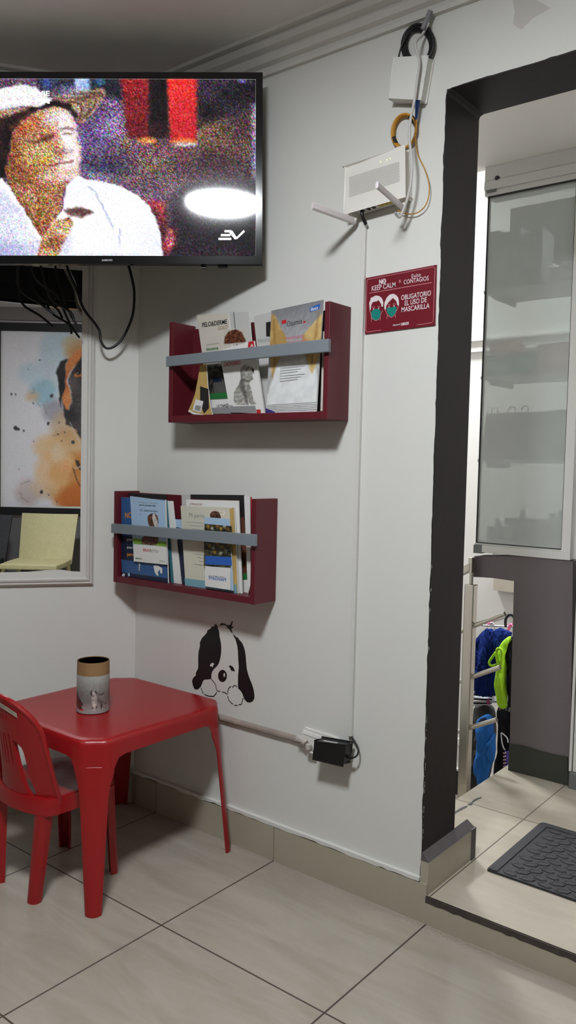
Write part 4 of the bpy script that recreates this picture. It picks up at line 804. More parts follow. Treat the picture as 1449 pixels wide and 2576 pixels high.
# cables hanging below the television
def cable(name, pts, r, m, label, cat='cable', extra=None):
    b = B(); b.tube(pts, r, 0, 8, 5)
    o = b.build(name, m, smooth=60)
    return tag(o, label, cat)
M_cab = mat('black cable sheath', (16, 16, 18), rough=.45); M_cabw = mat('white cable sheath', (214, 210, 200), rough=.45)
cable('power_cable', D['tvc1'], .0042, M_cab, 'black power cable hanging in a loop under the television corner')
cable('signal_cable', [(x-.004, y-.004, z+.002) for x, y, z in D['tvc3']], .0035, M_cabw, 'white signal cable hanging beside the black loop under the television')
cable('power_cable', [Vector(q)+LN*.02 for q in D['tvc2']], .0035, M_cab, 'short dark cable hanging in front of the mirror, farthest left')
b = B(); c0 = LW(.36, .14, 1.68)
for dx, dz, dl in ((.0, 0, 0), (.03, -.03, .02), (-.03, -.05, -.01)):
    b.tube([LW(.34+dx, .13, 1.74), LW(.32+dx+dl, .12, 1.69+dz), LW(.26+dx+dl, .12, 1.65+dz), LW(.24+dx, .13, 1.62+dz)], .004, 0, 7, 4)
tag(b.build('cable_bundle', M_cab, smooth=60), 'tangle of dark cables behind the television, seen in the mirror', 'cable')

# ------------------------------------------------------------------ mirror
t = thing('framed_mirror', 'large wall mirror in a broad white moulded frame under the television', 'mirror', LW(.85, 0, .74))
m0, m1, z0, z1 = .181, 1.45, .785, 1.755
MW = lambda u, v, d: LW(u, d, v)
b = B()
prof = [(0, 0), (0, .010), (.006, .016), (.010, .012), (.014, .018), (.020, .020), (.024, .015), (.042, .013), (.042, 0)]
rings = []
for (u, v, su, sv) in ((m0, z0, -1, -1), (m1, z0, 1, -1), (m1, z1, 1, 1), (m0, z1, -1, 1)):
    rings.append([LW(u+su*(.042-w_), d, v+sv*(.042-w_)) for w_, d in prof])
rings.append(rings[0]); b.loft(rings, 0, caps=False)
b.build('frame', M_trimw, t, smooth=30)
gm = bpy.data.materials.new('mirror silver'); gm.use_nodes = True
gp = gm.node_tree.nodes['Principled BSDF']; gp.inputs['Metallic'].default_value = 1; gp.inputs['Roughness'].default_value = .0; gp.inputs['Base Color'].default_value = (.86, .87, .87, 1)
b = B(); b.prism([(m0, z0), (m1, z0), (m1, z1), (m0, z1)], MW, .006, .001)
b.build('glass', gm, t)
b = B(); b.prism([(m0, z0), (m0+.03, z0+.002), (m0+.06, z0+.0075), (m0+.1, z0+.0065), (m0+.16, z0+.002), (m0+.3, z0)], MW, .012, .004)
b.build('sealant', M_trimw, t)

# painting and chairs behind the viewer, seen in the mirror
OP = lambda u, v, d: OW(u, d, v)
t = thing('dog_painting', 'watercolour dog portrait in a black frame, seen in the mirror', 'painting', OW(-1.55, 0, .72))
pl, pr_, pb_, pt_ = -2.19, -.82, .785, 2.11
b = B(); b.prism([(pl-.06, pb_-.06), (pr_+.06, pb_-.06), (pr_+.06, pt_+.06), (pl-.06, pt_+.06)], OP, .03, .001, 0, holes=[[(pl, pb_), (pr_, pb_), (pr_, pt_), (pl, pt_)]])
b.build('frame', mat('black painted wood', (22, 21, 24), rough=.5), t)
def PQ(x, y, d): return OW(.00100342*x+.00000782*y-2.20830523, d, .00002265*x-.00100226*y+2.69069555)     # picture units to metres on the wall
b = B(); b.prism([(pl, pb_), (pr_, pb_), (pr_, pt_), (pl, pt_)], OP, .012, .002, 1)
LS = []
ly(None, 1, (226, 222, 226), (234, 232, 236), 60, 1, .03)
for cx_, cy_, rx_, ry_, c_, a_ in ((440, 700, 130, 110, (178, 200, 212), .8), (540, 620, 110, 80, (186, 204, 214), .7), (330, 1030, 100, 100, (152, 190, 206), .9), (235, 900, 90, 75, (184, 206, 218), .8), (400, 820, 110, 110, (190, 208, 216), .8), (250, 1070, 40, 26, (226, 176, 120), .8),
    (560, 690, 80, 70, (192, 166, 124), .8), (620, 760, 110, 90, (206, 150, 96), .8), (430, 1180, 100, 80, (146, 142, 156), .75), (520, 1310, 130, 130, (196, 166, 130), .8), (560, 1480, 200, 170, (206, 160, 106), .8), (380, 1450, 120, 90, (224, 186, 138), .85), (600, 1720, 240, 220, (206, 132, 60), .9), (400, 1650, 130, 160, (220, 172, 116), .7), (620, 1840, 170, 120, (190, 100, 38), .85), (210, 1790, 90, 100, (192, 174, 168), .8), (330, 1760, 90, 80, (214, 184, 150), .6), (500, 1560, 60, 60, (236, 204, 160), .7), (430, 1500, 40, 60, (226, 206, 180), .7), (500, 1600, 50, 40, (214, 146, 90), .8)):
    ly(ept(cx_, cy_, rx_*1.05, ry_*1.05), 60, c_, tuple(min(255, v+22) for v in c_), 30, a_, .05)
XM = 800
for fl in (lambda q: q, lambda q: [(2*XM-x, y) for x, y in q]):
    ly(fl([(515, 795), (560, 740), (640, 700), (760, 720), (760, 800), (620, 800), (560, 840), (525, 890), (505, 960), (530, 1040), (545, 1100), (518, 1165), (495, 1172), (468, 1080), (488, 1020), (490, 900)]), 14, (196, 96, 40), (224, 142, 84), 24, 1, .15)
    ly(fl([(428, 890), (440, 850), (462, 806), (512, 790), (502, 840), (490, 950), (492, 1020), (472, 1075), (455, 1150), (445, 980)]), 12, (34, 32, 34), (84, 76, 72), 18, 1, .15)
    ly(fl([(560, 850), (620, 770), (800, 760), (800, 1560), (700, 1480), (615, 1400), (570, 1310), (500, 1282), (485, 1180), (470, 1090), (500, 1165), (522, 1168), (548, 1100), (535, 1040), (516, 960), (530, 900)]), 14, (36, 34, 36), (104, 94, 90), 22, 1, .2)
    ly(fl([(548, 1150), (600, 1080), (800, 1060), (800, 1280), (600, 1250)]), 50, (120, 112, 112), (70, 64, 66), 14, .5, .2)
    ly(fl([(565, 1540), (590, 1548), (615, 1600), (625, 1650), (600, 1625), (575, 1590)]), 8, (50, 40, 34), None, 1, .9, .1); ly(fl(band([(556, 1610), (580, 1700), (622, 1766)], 8)), 8, (60, 42, 34), None, 1, .8, .1); ly(fl(band([(560, 1615), (640, 1590)], 12)), 8, (206, 196, 176), None, 1, .9, .1)
    ly(fl(band([(600, 1420), (560, 1330), (530, 1260)], 9)), 8, (206, 200, 196), None, 1, .7, .1)
    ly(fl(ept(588, 908, 30, 20)), 8, (180, 110, 46), (226, 150, 80), 6, 1, .1); ly(fl(ept(590, 898, 18, 13)), 6, (24, 20, 20), None, 1, 1, .05); ly(fl(ept(584, 894, 4, 4)), 3, (210, 210, 214), None, 1, 1, .0); ly(fl(band([(555, 900), (585, 880), (625, 886)], 8)), 6, (30, 26, 28), None, 1, .9, .1)
for (sx_, sy_, r_) in ((298, 800, 9), (215, 872, 5), (87, 1050, 8), (121, 1058, 7), (392, 1068, 14), (252, 1123, 5), (120, 1308, 18), (140, 1318, 10), (180, 1330, 9), (365, 1275, 12), (445, 1263, 5), (440, 1350, 6), (315, 1792, 12), (368, 1815, 6), (145, 1617, 5), (256, 1407, 4), (470, 1408, 5), (436, 1868, 5), (550, 1415, 14), (490, 1335, 7)): ly(ept(sx_, sy_, r_, r_*1.1), 4, (46, 44, 52), (70, 66, 76), 4, .95, .05)
for q in ([(240, 1050), (255, 1030), (248, 1005)], [(285, 1120), (300, 1138), (330, 1130), (350, 1200)], [(150, 1725), (185, 1722), (225, 1700)], [(150, 1790), (165, 1835), (210, 1870)], [(400, 1365), (430, 1365), (440, 1345)]): ly(band(q, 5), 4, (120, 110, 110), None, 1, .7, .05)
x0_, x1_ = (pl+2.2162)/.00100342, (pr_+2.2162)/.00100342
raster(b, (x0_+2, x1_-2, 583, 1900), 210, 200, PQ, .0126, 0, (230, 228, 230), LS, 16.0, 16)
b.build('canvas', [print_mat('watercolour paper', .7), M_white], t)

def cafe_chair(s0, s1, off, zt, colour, name, label):
    """stacking chair with woven back, standing against the opposite wall"""
    sc = (s0+s1)/2; hw = (s1-s0)/2
    t = thing(name, label, 'chair', OW(sc, off+.2, 0))
    m = mat(name+' weave', colour, rough=.55, var=.12, vs=40, bump=.9, bs=140)
    b = B(); rings = []
    for i in range(9):
        k = i/8; z = .40+(zt-.40)*k; lean = .05-.12*k; wd = hw*(.93+.07*k if k < .97 else 1)
        rings.append([OW(sc+wd*c, off+lean+.03*(1-c*c)-.012*0, z) for c in (-1, -.6, -.2, .2, .6, 1)]+[OW(sc+wd*c, off+lean+.03*(1-c*c)-.014, z) for c in (1, .6, .2, -.2, -.6, -1)])
    b.loft(rings); b.build('backrest', m, t, smooth=60)
    b = B(); b.loft([[OW(sc+hw*c*.95, off+.06+.38*q, .40+(.004 if q > .9 else 0)) for c, q in ((-1, 0), (1, 0), (1.04, .5), (1, 1), (-1, 1), (-1.04, .5))], [OW(sc+hw*c*.95, off+.06+.38*q, .44) for c, q in ((-1, 0), (1, 0), (1.04, .5), (1, 1), (-1, 1), (-1.04, .5))]])
    b.build('seat', m, t, bevel=.008)
    for a in (-1, 1):
        for q in (0, 1):
            b = B(); b.tube([OW(sc+a*hw*.86, off+.08+.33*q, .405), OW(sc+a*hw*.98, off+.05+.40*q, .0)], .014, 0, 8, 0); b.build('leg', m, t, smooth=60)
cafe_chair(-1.955, -1.545, .30, .755, (206, 198, 150), 'woven_chair', 'pale yellow woven chair under the dog painting, seen in the mirror')
cafe_chair(-2.46, -2.02, .32, .74, (24, 24, 30), 'cafe_chair', 'dark chair beside the pale yellow chair, seen in the mirror')
# ------------------------------------------------------------------ magazine racks
M_rack = mat('burgundy paint', (92, 24, 34), rough=.45, var=.08, vs=8, bump=.08, bs=60)
M_bar = mat('grey strip paint', (122, 130, 136), rough=.5, var=.05)
def rack(x0, x1, z0, z1, d, label, zb, bar):
    t = thing('magazine_rack', label, 'magazine rack', ((x0+x1)/2, 0, z0))
    b = B(); b.box(x0+.0161, x1-.0161, -.0129, -.001, z0+.0005, zb); b.build('back_panel', M_rack, t)
    for a in (x0, x1-.016):
        b = B(); b.box(a, a+.016, -d, -.001, z0, z1); b.build('side_panel', M_rack, t, bevel=.0015)
    b = B(); b.box(x0+.0161, x1-.0161, -d+.0004, -.013, z0+.0005, z0+.02); b.build('bottom_panel', M_rack, t, bevel=.0015)
    b = B(); b.hexa([(x0+bar[0], -d-.013, bar[1]), (x1+bar[0]+.006, -d-.013, bar[2]), (x1+bar[0]+.006, -d-.0005, bar[2]), (x0+bar[0], -d-.0005, bar[1]),
                     (x0+bar[0], -d-.013, bar[1]+.030), (x1+bar[0]+.006, -d-.013, bar[2]+.033), (x1+bar[0]+.006, -d-.0005, bar[2]+.033), (x0+bar[0], -d-.0005, bar[1]+.030)])
    b.build('front_rail', M_bar, t, bevel=.0015)
    return t
rack(.2485, .840, 1.268, 1.567, .0965, 'burgundy wall rack beside the mask sign, the upper of two', 1.556, (.0005, 1.434, 1.437))
rack(.000, .6045, .757, 1.052, .0955, 'burgundy wall rack above the puppy decal, the lower of two', 1.046, (.002, .917, .922))

P_w = mat('white paper', (222, 222, 218), rough=.5); P_off = mat('off-white print', (206, 200, 186), rough=.4, var=.06, vs=9); P_gl = mat('pale grey print', (192, 192, 188), rough=.4, var=.04)
P_gr = mat('mid grey print', (142, 142, 142), rough=.4); P_dk = mat('dark print', (38, 36, 36), rough=.4, var=.3, vs=30); P_red = mat('red print', (190, 40, 44), rough=.4); P_green = mat('green print', (40, 110, 56), rough=.4)
P_brown = mat('brown fur print', (98, 60, 44), rough=.5, var=.35, vs=25); P_tan = mat('tan fur print', (192, 160, 96), rough=.5, var=.25, vs=16); P_ink = mat('black ink', (30, 30, 32), rough=.5)
P_gold = mat('gold ink', (160, 140, 100), rough=.4); P_blue = mat('royal blue print', (44, 96, 178), rough=.4, var=.1); P_navy = mat('navy print', (22, 34, 58), rough=.35, var=.2); P_mid = mat('mid blue print', (50, 90, 140), rough=.35, var=.2, vs=9)
P_sky = mat('sky blue print', (168, 196, 222), rough=.4, var=.08, vs=6); P_or = mat('orange ink', (206, 130, 50), rough=.4); P_cream = mat('cream print', (206, 204, 186), rough=.45, var=.04); P_teal = mat('teal print', (120, 166, 178), rough=.4)
P_tealD = mat('teal cover edge', (46, 104, 116), rough=.5); P_lime = mat('grass print', (118, 160, 50), rough=.4, var=.3, vs=40); P_pink = mat('pink ink', (206, 120, 130), rough=.5); P_pur = mat('violet print', (60, 52, 120), rough=.4)
P_stat = mat('plaster dog print', (150, 150, 144), rough=.5, var=.3, vs=30); P_statD = mat('plaster dog shadow print', (80, 80, 76), rough=.5, var=.3, vs=30); P_ft = mat('faint text ink', (172, 174, 172), rough=.5); P_ft2 = mat('text ink', (130, 132, 134), rough=.5)
P_meadow = mat('dark meadow print', (44, 46, 34), rough=.45, var=.7, vs=60); P_yel = mat('yellow flower print', (206, 168, 60), rough=.5, var=.2); P_skin = mat('face print', (150, 100, 80), rough=.5)
P_mar = mat('maroon print', (96, 52, 42), rough=.4, var=.2)
P_photo = print_mat('photo print', .4); P_photo.name = 'photo print'
PM = [P_w, P_off, P_gl, P_gr, P_dk, P_red, P_green, P_brown, P_tan, P_ink, P_gold, P_blue, P_navy, P_mid, P_sky, P_or, P_cream, P_teal, P_tealD, P_lime, P_pink, P_pur, P_stat, P_statD, P_ft, P_ft2, P_meadow, P_yel, P_skin, P_mar, P_photo]
IX = {m.name: i for i, m in enumerate(PM)}
def ix(m): return IX[m.name]
class Mag:
    """a printed booklet: paper block with its cover printed on the front"""
    def __init__(s, key, y, th, cover, zmin, pages=P_w, xr=(0, 9)):
        s.b = B(); s.y = y; s.fn = YP(y); s.lay = .0002; s.zmin = zmin; s.xr = xr
        o = [(min(max(u, xr[0]), xr[1]), max(v, zmin)) for u, v in D[key]]
        s.b.prism(o, s.fn, 0, -th, ix(pages)); s.b.poly(o, s.fn, s.lay, ix(cover))
    def c(s, P): return [(min(max(u, s.xr[0]), s.xr[1]), max(v, s.zmin+.0002)) for u, v in P]
    def p(s, key, m): s.lay += .00015; s.b.poly(s.c(D[key]), s.fn, s.lay, ix(m)); return s
    def t(s, key, txt, h, m, bold=0): s.lay += .00015; q = D[key]; s.b.text(txt, q[0], q[1], h, s.fn, s.lay, ix(m), bold); return s
    def l(s, key, w_, m): s.lay += .00008; s.b.stroke(D[key], w_, s.fn, s.lay, ix(m)); return s
    def photo(s, keys, base, layers, n=(60, 60), grow=.002, unit=.003):
        """a soft printed photograph covering the outlines named in keys"""
        s.lay += .00015; Q = [q for k in keys for q in s.c(D[k])]; u0, u1 = min(q[0] for q in Q)-grow, max(q[0] for q in Q)+grow; v0, v1 = min(q[1] for q in Q)-grow, max(q[1] for q in Q)+grow
        u0, u1 = max(u0, s.xr[0]), min(u1, s.xr[1]); v0 = max(v0, s.zmin+.0003)
        LL = [((D[k] if isinstance(k, str) else k), so_, ca, cb or ca, mx, al, gr) for k, so_, ca, cb, mx, al, gr in layers]
        raster(s.b, (u0, u1, v0, v1), n[0], n[1], s.fn, s.lay, ix(P_photo), base, LL, unit); return s
    def done(s, name, label, cat, group): return tag(s.b.build(name, PM), label, cat, group)
G1 = 'leaflets and magazines in the upper rack'; Z1 = 1.2885; X1 = (.266, .823)
m = Mag('up_grey', -.04, .004, P_gl, Z1, xr=X1); m.p('up_grey_sq', P_dk).t('up_grey_t', 'Natural', .011, P_ft2)
m.done('magazine', 'pale grey magazine with a dark square, behind the yellow-eared dog brochure', 'magazine', G1)
m = Mag('up_gold', -.05, .004, P_off, Z1, xr=X1); m.p('up_gold_side', P_gl).l('up_gold_sp1', .004, P_w).l('up_gold_sp2', .005, P_ft2).photo(['up_gold_head'], (196, 191, 180), [('up_gold_head', .002, (58, 30, 22), (140, 82, 52), 1.6, 1, .15)], (34, 24))
m.t('up_gold_t1', 'PELO&DERME', .013, P_ink, .02).t('up_gold_t2', 'GOLD', .010, P_gold, .01).t('up_gold_t3', 'biotina', .008, P_green, .02).t('up_gold_t0', 'Suplemento con', .005, P_ft2)
m.photo(['up_gold_dark'], (206, 200, 186), [('up_gold_dark', .003, (26, 28, 28), (92, 88, 74), 3, 1, .15)], (40, 50)).p('up_gold_bag', P_statD).p('up_gold_lab', P_navy).p('up_gold_green', P_green).p('up_gold_w', P_w).t('up_gold_t4', 'ULTANZA', .009, P_ink, .03).p('up_gold_bot', P_gr)
m.done('leaflet', 'cream leaflet with gold title and brown dog head at the left of the upper rack', 'leaflet', G1)
m = Mag('up_cach', -.07, .006, P_w, Z1, xr=X1); m.p('up_cach_red', P_red).t('up_cach_a', 'A', .008, P_w, .02).t('up_cach_t', 'CACHORRO', .011, P_red, .02).p('up_cach_bot', P_gr).photo(['up_cach_dog'], (222, 222, 218), [('up_cach_dog', .0014, (134, 132, 126), (186, 184, 176), 3.2, 1, .07), ('up_cach_ds', .005, (74, 72, 70), (104, 100, 96), 2.5, .8, .07), ('up_cach_eye', .0012, (24, 24, 26), None, 1, 1, .1), ('up_cach_nose', .0012, (20, 20, 22), None, 1, 1, .1)], (44, 80)).p('up_cach_tag', P_red)
m.done('leaflet', 'white puppy leaflet with a grey sitting dog looking up', 'leaflet', G1)
m = Mag('up_crum', -.08, .003, P_tan, Z1, xr=X1); m.photo(['up_crum'], (150, 120, 76), [('up_crum', .001, (96, 72, 36), (196, 160, 96), 3, 1, .2), ('up_crum_d', .006, (28, 24, 22), (70, 58, 44), 2, 1, .2)], (36, 80), -.0005) if False else m.p('up_crum_d', P_dk).p('up_crum_w', P_w).p('up_crum_b', P_gr).p('up_crum_c', P_w)
m.done('leaflet', 'crumpled brown leaflet slumped in the left corner of the upper rack', 'leaflet', G1)
m = Mag('up_osu', -.075, .003, P_gl, Z1, xr=X1); m.p('up_osu_top', P_gr)
m.lay += .0001
OU = D['up_osu']; UU = Vector(OU[3]); UX = Vector(OU[2])-UU; UY = Vector(OU[0])-UU; UZ = Vector(OU[1])-UU-UX-UY
def OSU(u, v, d): q = UU+UX*u+UY*v+UZ*u*v; return m.fn(min(q.x, X1[1]), max(q.y, Z1+.0002), d)
def inv(q):
    u, v = .5, .5; q = Vector(q)
    for _ in range(12):
        e = q-(UU+UX*u+UY*v+UZ*u*v); a = UX+UZ*v; c = UY+UZ*u; dt = a.x*c.y-a.y*c.x; u += (e.x*c.y-e.y*c.x)/dt; v += (a.x*e.y-a.y*e.x)/dt
    return (u, v)
IV = lambda k: [inv(q) for q in D[k]]
raster(m.b, (0, 1, 0, 1), 84, 130, OSU, m.lay, ix(P_photo), (168, 168, 168), [([(-1, .42), (2, .42), (2, 2), (-1, 2)], .2, (122, 122, 126), (200, 200, 200), ((.5, 1.0), (.5, .45)), 1, .02), (IV('up_osu_white'), .03, (216, 218, 218), (228, 230, 230), 3, 1, .01),
    (IV('up_osu_earl'), .02, (176, 142, 82), (212, 184, 124), 5.0, 1, .04), (IV('up_osu_earr'), .02, (176, 142, 82), (212, 184, 124), 5.0, 1, .04), (band([(.06, .9), (.1, .7), (.12, .5), (.08, .35)], .03), .04, (120, 84, 36), None, 1, .5, .1), (band([(.93, .9), (.9, .7), (.86, .55), (.86, .42)], .03), .04, (120, 84, 36), None, 1, .5, .1)], .03, .02)
m.p('up_osu_blue', P_blue).t('up_osu_tb', 'Elanco', .008, P_w, .02).p('up_osu_red', P_red)
m.t('up_osu_t', 'Osurnia', .015, P_ink).p('up_osu_dot', P_red).t('up_osu_t2', 'tratamiento', .011, P_pink).t('up_osu_t3', 'para la otitis', .009, P_pink)
for i in range(6): m.l('up_osu_l%d' % i, .0016, P_ft)
for i in range(5): m.l('up_osu_m%d' % i, .0012, P_ft)
m.p('up_osu_pur', P_pur)
m.done('brochure', 'grey and white brochure with yellow dog ears, standing at the right of the upper rack', 'brochure', G1)
m = Mag('up_dark', -.055, .004, P_dk, Z1, P_dk, xr=X1); m.done('magazine', 'thin dark magazine behind the yellow-eared dog brochure at the rack end', 'magazine', G1)
m = Mag('up_pale', -.0615, .003, P_off, Z1, xr=X1); m.done('magazine', 'thin off-white booklet against the right side of the upper rack', 'magazine', G1)

G2 = 'leaflets and magazines in the lower rack'; Z2 = .7775; X2 = (.0165, .588)
m = Mag('lo_fold', -.05, .006, P_dk, Z2, P_dk, X2); m.done('folder', 'black folder standing behind the deep blue magazine', 'folder', G2)
m = Mag('lo_backpap', -.03, .003, P_gl, Z2, xr=X2); m.done('paper_sheet', 'pale paper standing behind the cream dog booklet', 'paper', G2)
m = Mag('lo_brown', -.045, .006, P_dk, Z2, P_w, X2); m.p('lo_brown_in', P_mar).p('lo_brown_fig', P_brown).p('lo_brown_g', P_green).p('lo_brown_w', P_w)
m.done('magazine', 'dark brown magazine standing at the back right of the lower rack', 'magazine', G2)
m = Mag('lo_red', -.05, .003, P_red, Z2, P_red, X2); m.done('magazine', 'thin red-backed booklet squeezed against the right side of the lower rack', 'magazine', G2)
m = Mag('lo_rim', -.06, .003, P_w, Z2, xr=X2); m.done('leaflet', 'narrow white leaflet beside the brown magazine in the lower rack', 'leaflet', G2)
m = Mag('lo_navy', -.06, .004, P_navy, Z2, P_navy, X2); m.p('lo_navy_t', P_sky); m.done('leaflet', 'navy leaflet leaning in the gap in the middle of the lower rack', 'leaflet', G2)
m = Mag('lo_wht', -.065, .004, P_w, Z2, xr=X2); m.done('leaflet', 'white leaflet leaning beside the light blue dog card in the lower rack', 'leaflet', G2)
m = Mag('lo_teal', -.07, .004, P_tealD, Z2, P_tealD, X2); m.done('booklet', 'teal-edged booklet behind the deep blue magazine', 'booklet', G2)
m = Mag('lo_paper', -.065, .004, P_w, Z2, xr=X2); m.t('lo_paper_t', 'JORNADAS', .006, P_skin, .02); m.done('paper_sheet', 'white sheets standing behind the cream dog booklet', 'paper', G2)
m = Mag('lo_blue', -.08, .005, P_mid, Z2, xr=X2); m.p('lo_blue_low', P_navy).p('lo_blue_mid', P_mid).t('lo_blue_N', 'NO', .017, P_or, .03).t('lo_blue_t1', 'pare', .010, P_w, .01).t('lo_blue_t2', 'para', .008, P_w, .01).t('lo_blue_t3', 'perro', .012, P_or, .02)
m.p('lo_blue_c1', P_w).p('lo_blue_c2', P_w).p('lo_blue_c3', P_sky).p('lo_blue_pw', P_w).p('lo_blue_pw2', P_gl)
m.done('magazine', 'deep blue magazine with white paws at the left of the lower rack', 'magazine', G2)
m = Mag('lo_brav', -.087, .0015, P_sky, Z2, xr=X2)
m.t('lo_brav_t0', 'Protege a tu mascota', .005, P_ft2).t('lo_brav_t1', 'que lo protege más', .005, P_ink, .02).t('lo_brav_t2', '12 semanas', .006, P_navy).t('lo_brav_t3', 'contra pulgas', .004, P_ft2)
m.p('lo_brav_gr', P_lime).photo(['lo_brav_dog', 'lo_brav_body'], (170, 198, 224), [('lo_brav_gr', .001, (96, 140, 40), (140, 176, 60), 1.2, 1, .15), ('lo_brav_body', .002, (60, 38, 30), (120, 80, 58), 1.4, 1, .15), ('lo_brav_dog', .0016, (58, 36, 28), (124, 84, 62), 1.3, 1, .15), ('lo_brav_dw', .002, (226, 222, 214), (190, 180, 170), 1.2, 1, .1)], (40, 64)).p('lo_brav_wh', P_w).t('lo_brav_ta', 'BRAV', .009, P_red, .02).t('lo_brav_tb', 'ECTO', .008, P_ink).t('lo_brav_tc', 'MSD', .004, P_green, .02).t('lo_brav_td', 'salud', .004, P_green)
m.done('leaflet', 'light blue card with a brown and white dog, in front of the deep blue magazine', 'leaflet', G2)
m = Mag('lo_perro', -.075, .006, P_cream, Z2, xr=X2); m.photo(['lo_perro_hd2'], (206, 204, 186), [('lo_perro_hd2', .006, (228, 222, 210), (206, 196, 176), 2, 1, .05), ('lo_perro_head', .003, (40, 24, 20), (120, 78, 60), 1.5, 1, .15)], (40, 30)).p('lo_perro_side', P_tan).t('lo_perro_t0', 'Mi perro', .013, P_ft2)
for i in range(10): m.l('lo_perro_l%d' % i, .0016, P_ft)
m.p('lo_perro_b', P_teal)
m.done('booklet', 'cream booklet with a teal foot at the right of the lower rack', 'booklet', G2)
m = Mag('lo_nex', -.083, .002, P_sky, Z2, xr=X2); m.photo(['lo_nex_pic'], (40, 42, 30), [(None, 1, (24, 26, 20), (86, 82, 52), 2.2, 1, .5)]+[('lo_nex_f%d' % i, .004, ((206, 160, 50), (226, 220, 200), (190, 120, 50))[i % 3], ((150, 110, 30), (160, 150, 120), (120, 60, 30))[i % 3], 1.2, .9, .25) for i in range(14)], (50, 76), 0)
m.p('lo_nex_blue', P_blue)
m.done('leaflet', 'narrow flowery leaflet with a blue band, in front of the cream booklet', 'leaflet', G2)
m = Mag('lo_nex_card', -.088, .003, P_w, Z2, xr=X2); m.t('lo_nex_t1', 'NexGard', .011, P_blue, .015).t('lo_nex_t2', 'SPECTRA', .005, P_ft2, .01)
m.done('card_stack', 'small stack of white cards upside down before the flowery leaflet', 'cards', G2)

# ------------------------------------------------------------------ mask sign
S_mar = mat('sign maroon', (112, 26, 38), rough=.3); S_wh = mat('sign white', (222, 212, 212), rough=.35); S_teal = mat('sign teal', (22, 128, 116), rough=.35); S_pk = mat('sign pale red', (206, 140, 145), rough=.35); S_drk = mat('sign dark maroon', (70, 20, 30), rough=.35)
b = B(); f = YP(-.004); b.prism(D['sign_board'], f, 0, -.004, 0); SM = [S_mar, S_wh, S_teal, S_pk, S_drk]
g = lambda k: D['sign_'+k]
for k in ('bord', 'bord2'): b.stroke(g(k), .0011, f, .0002, 3)
b.stroke(g('rule'), .0014, f, .0002, 3)
for k in ('hair1', 'hair2'): b.poly(g(k), f, .0003, 1)
for k in ('mask1', 'mask2'): b.poly(g(k), f, .0004, 2)
for k in ('j1', 'j2', 'n1', 'n2', 'n3', 'n4'): b.stroke(g(k), .0013, f, .0003, 3)
for k in ('e1', 'e2', 'e3', 'e4'): b.stroke(g(k), .0014, f, .0005, 3)
for k in ('e1', 'e2', 'e3', 'e4'): q = g(k)[1]; b.ell((q[0], q[1]-.006), .0017, .0022, f, .0006, 1, 10)
def st(k, s_, h, bold=.008, m=1): b.text(s_, g(k)[0], g(k)[1], h, f, .0005, m, bold)
q = g('t_n'); b.text('N', q[0], (q[0][0]+.0085, q[0][1]+.0002), .0115, f, .0005, 1, .04); b.ell((q[0][0]+.0145, q[0][1]+.0058), .0063, .0068, f, .0005, 1); b.text('3', (q[0][0]+.0115, q[0][1]+.0015), (q[0][0]+.0172, q[0][1]+.0017), .0085, f, .0008, 0, .03)
st('t_keep', 'KEEP CALM', .0125); st('t_amp', '&', .0075, .0, 3); st('t_ev', 'Evite', .0105, .0); st('t_con', 'CONTAGIOS', .0105)
st('t_ob', 'OBLIGATORIO', .0122, .01); st('t_el', 'EL USO DE', .0122, .01); st('t_mas', 'MASCARILLA', .0122, .01)
q = g('t_bot'); xm = q[0][0]+(q[1][0]-q[0][0])*.5; b.text('Npunto3', q[0], (xm-.001, q[0][1]+.001), .0038, f, .0005, 1, .02)
b.poly([(xm+.001, q[0][1]-.0012), (q[1][0], q[1][1]-.0015), (q[1][0], q[1][1]+.0052), (xm+.001, q[0][1]+.0052)], f, .0004, 1); b.text('EL 3000', (xm+.002, q[0][1]+.0003), (q[1][0]-.001, q[1][1]+.0002), .0036, f, .0007, 0, .02)
tag(b.build('mask_sign', SM), 'maroon landscape sign asking for face masks, beside the charcoal doorway', 'sign')

# ------------------------------------------------------------------ puppy decal
b = B(); f = YP(0); K = mat('black vinyl', (20, 20, 22), rough=.45)
for k in ('ear', 'top', 'earr', 'nose', 'eyer'): b.prism(D['dog_'+k], f, .0008, .0001, 0)
for k in ('eyew', 'noseh'): b.poly(D['dog_'+k], f, .0011, 1)
for i in range(1, 11): b.stroke(D['dog_s%d' % i], .0027, f, .0008, 0)
tag(b.build('puppy_decal', [K, M_wall]), 'black cut-out decal of a droopy-eared puppy peeping over the red table', 'decal')
# ------------------------------------------------------------------ router and fibre box
t = thing('wifi_router', 'white wireless router with two aerials high on the wall', 'router', (.925, 0, 1.80))
R_ = D['rt']; b = B(); M_rt = mat('router white', (226, 222, 214), rough=.45)
b.prism(R_, YP(-.008), .032, 0, 0); b.build('body', M_rt, t, bevel=.006, seg=3)
b = B(); g_ = D['rt_grid']; f = YP(-.040)
rows, cols = 15, 42
for j in range(rows):
    for i in range(cols):
        u = (i+.5+(.25 if j % 2 else -.25))/cols; v = (j+.5)/rows
        a = Vector(g_[3]).lerp(Vector(g_[2]), u); c = Vector(g_[0]).lerp(Vector(g_[1]), u); q = a.lerp(c, v)
        b.poly([(q.x-.0012, q.y), (q.x, q.y-.0016), (q.x+.0012, q.y), (q.x, q.y+.0016)], f, .0003, 0)
b.build('vent_grille', mat('vent hole grey', (128, 126, 122), rough=.7), t)
b = B()
for q in D['rt_led']: b.ell(q, .0018, .0014, f, .0004, 0, 10)
b.build('indicator_light', mat('lit indicator', (200, 240, 120), emit=(215, 255, 150), es=1.2), t)
b = B()
for i, q in enumerate(D['rt_ports'][:3]): b.box(q[0]-.003, q[0]+.003, -.034, -.016, q[1]-.001, q[1]+.004, 0)
